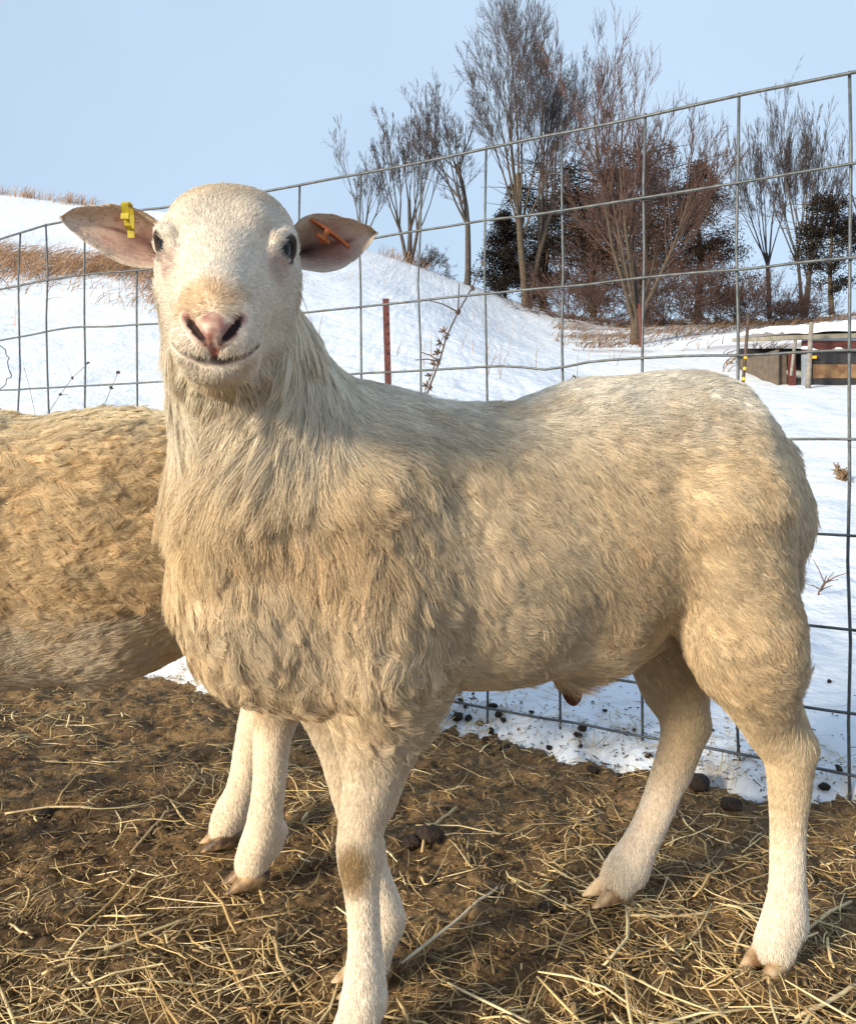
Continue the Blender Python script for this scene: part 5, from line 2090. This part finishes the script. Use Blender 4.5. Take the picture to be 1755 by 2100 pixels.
def build_weeds():
    weed([(868, 830), (905, 735), (940, 640), (985, 540)], 3.6, .0062, 'long dark dead stalk leaning diagonally behind the fence', 1, heads=((3, 26, .014),), twigs=5)
    weed([(215, 832), (228, 795), (241, 764)], 3.2, .0022, 'dead weed with a dark bristly seed head standing in snow', 2, heads=((7, 60, .010),))
    weed([(108, 835), (140, 785), (180, 745)], 3.2, .0020, 'thin dry stalk leaning over the snow beyond the woolly sheep', 3, heads=((8, 30, .007),), twigs=5)
    weed([(70, 838), (62, 795), (48, 752)], 3.2, .0017, 'thin dry stem with a bare tip beyond the woolly sheep', 4)
    weed([(885, 765), (900, 720), (912, 680)], 5.5, .004, 'brown leafy dead weed in the snow beside the long stalk', 5, heads=((3, 90, .045),), col=(.16, .10, .06))
    weed([(1140, 800), (1158, 782), (1178, 770)], 3.0, .0028, 'frosted dry twig just above the dip of the lamb back', 6, heads=((5, 10, .012),), col=(.10, .08, .07))
    h_ = hit(1682, 1222)
    weed([(1676, 1228), (1684, 1205), (1697, 1180)], h_[1], .0035, 'short forked red-brown twig sticking out of the snow', 7, twigs=7, col=(.16, .09, .07))
    h_ = hit(1735, 985)
    for k, (lb, px) in enumerate((('low tuft of dry grass in smooth snow beyond the rump', 1738),)):
        weed([(px, 992), (px - 4, 985), (px - 18, 964)], h_[1], .004, lb, 20 + k, heads=((0, 70, .05),), col=(.26, .17, .10))


def grass_mass(name, label, roots, L, mat, seed, cols, r=.004, lay=.6, wind=(1, 0)):
    g = np.random.default_rng(seed)
    n = len(roots)
    z = ground_z(roots[:, 0], roots[:, 1])
    P0 = np.stack([roots[:, 0], roots[:, 1], z - .03], 1)
    Ls = L * g.uniform(.4, 1.2, n)
    a = g.normal(0, .9, n) + math.atan2(wind[1], wind[0])
    d = np.stack([np.cos(a), np.sin(a), np.zeros(n)], 1)
    ly = np.clip(lay + g.normal(0, .3, n), 0.05, 1.4)
    t = np.linspace(0, 1, 4)[None, :, None]
    P = P0[:, None] + Ls[:, None, None] * (t * np.array([0, 0, 1.0]) * (1 - .45 * np.minimum(ly, 1)[:, None, None] * t) + d[:, None] * ly[:, None, None] * t ** 1.6)
    R_ = np.linspace(r, r * .35, 4)[None] * np.ones((n, 1))
    V, Q = tubes3(list(zip(P, R_)), 3)
    c = np.asarray(cols)[g.integers(0, len(cols), n)] * (1 + g.normal(0, .2, (n, 1)))
    o = mesh_obj(name, V, Q, mat, None, True, np.clip(np.repeat(c, 12, 0), .01, .9))
    tag(o, label, 'grass', kind='stuff')
    return o


def build_grass():
    g = np.random.default_rng(77)
    mg = mat_attr('dry_grass', rough=.85, spec=.1, noise=.2, scale=5)
    cols = [(.36, .22, .13), (.28, .16, .09), (.44, .30, .19), (.22, .13, .08)]
    # the band of tall dead grass low on the hill
    n = 22000
    x = g.uniform(-10.5, -3.6, n); y = g.uniform(11.5, 18.5, n)
    px = 877.5 + 1690 * x / y
    q = xy0(x, y)
    c = fbm(q * .55, 3, 401) + .35 * fbm(q * 2.2, 2, 402)
    mid_ = 14.3 - .0022 * (px - 150)
    w = np.exp(-((y - mid_) / 1.7) ** 2) * sstep(480, 300, px)
    k = g.random(n) < np.clip(w * (.55 + 1.3 * c), 0, 1)
    grass_mass('dry_grass', 'brown windblown dead grass in a band across the snowy slope', np.stack([x, y], 1)[k], .42, mg, 5, cols, r=.006, lay=.95)
    # sparse stems over the slope
    n = 1500
    x = g.uniform(-16, 4, n); y = g.uniform(9, 29, n)
    px = 877.5 + 1690 * x / y
    c = fbm(xy0(x, y) * .8, 3, 403)
    k = (g.random(n) < np.clip(c * 1.6 - .12, 0, 1)) & (px > -150) & (y < 26)
    grass_mass('dry_stems', 'sparse dead grass stems poking through the snow on the hill', np.stack([x, y], 1)[k], .42, mg, 6, cols, r=.006, lay=.25)
    # tufts along the crest
    rr = []
    for px_, s_, m in ((45, .12, 40), (60, .14, 50), (92, .10, 22), (120, .15, 20), (142, .12, 50), (160, .10, 20), (172, .12, 30), (190, .1, 22), (1, .12, 40), (800, .3, 40), (850, .4, 60), (700, .3, 30)):
        b = on_ground(px_, 29.6)
        rr.append(np.stack([b[0] + g.normal(0, s_, m), b[1] + g.normal(0, .3, m)], 1))
    grass_mass('grass_tufts', 'tufts of dead grass standing along the hill crest', np.concatenate(rr), .42, mg, 7, cols, r=.010, lay=.35)
    # litter at the wood's edge
    n = 9000
    x = g.uniform(3.0, 15, n); y = g.uniform(12.5, 28, n)
    c = fbm(xy0(x, y) * np.array([.5, 1.4, 1]), 3, 404)
    px = 877.5 + 1690 * x / y
    k = (g.random(n) < np.clip(c * 1.8 + .12, 0, 1)) & (px > 1130) & (y > np.where(px > 1480, 13.0, 17.0))
    grass_mass('wood_litter', 'brown dead grass and leaf litter at the edge of the wood', np.stack([x, y], 1)[k], .30, mg, 8, [(.20, .12, .07), (.27, .17, .10), (.14, .085, .05)], r=.011, lay=.9)


def build_loose_wire():
    pts = [(-30, 690), (0, 708), (12, 717), (12, 728), (20, 734), (15, 740), (18, 757), (24, 769), (22, 775), (13, 776), (12, 789), (0, 798), (-25, 806), (-30, 826), (0, 836), (8, 846), (10, 858), (2, 872), (-20, 880)]
    g = np.random.default_rng(3)
    P = np.array([at(px, py, 2.62 + .02 * g.normal()) for px, py in pts])
    # it hangs on the fence: start on a wire
    t = np.linspace(0, 1, 90)
    u = np.linspace(0, 1, len(P))
    S = np.stack([np.interp(t, u, P[:, i]) for i in range(3)], 1)
    for _ in range(2):
        S[1:-1] = .25 * S[:-2] + .5 * S[1:-1] + .25 * S[2:]
    V, F = tube_vf(S, .0016, 5)
    o = mesh_obj('loose_wire', V, F, mat_plain('rusty_wire', (.05, .035, .03), rough=.7), None, True)
    tag(o, 'loose crinkled dark wire hanging on the fence above the woolly sheep', 'wire')

HS = 1.0
build_trees(); build_posts(); build_shed(); build_weeds(); build_grass(); build_loose_wire()
lamb = build_lamb(HS)
ear_tags(lamb)
ewe = build_ewe(HS)
build_straw(); build_clods(); build_stalks()
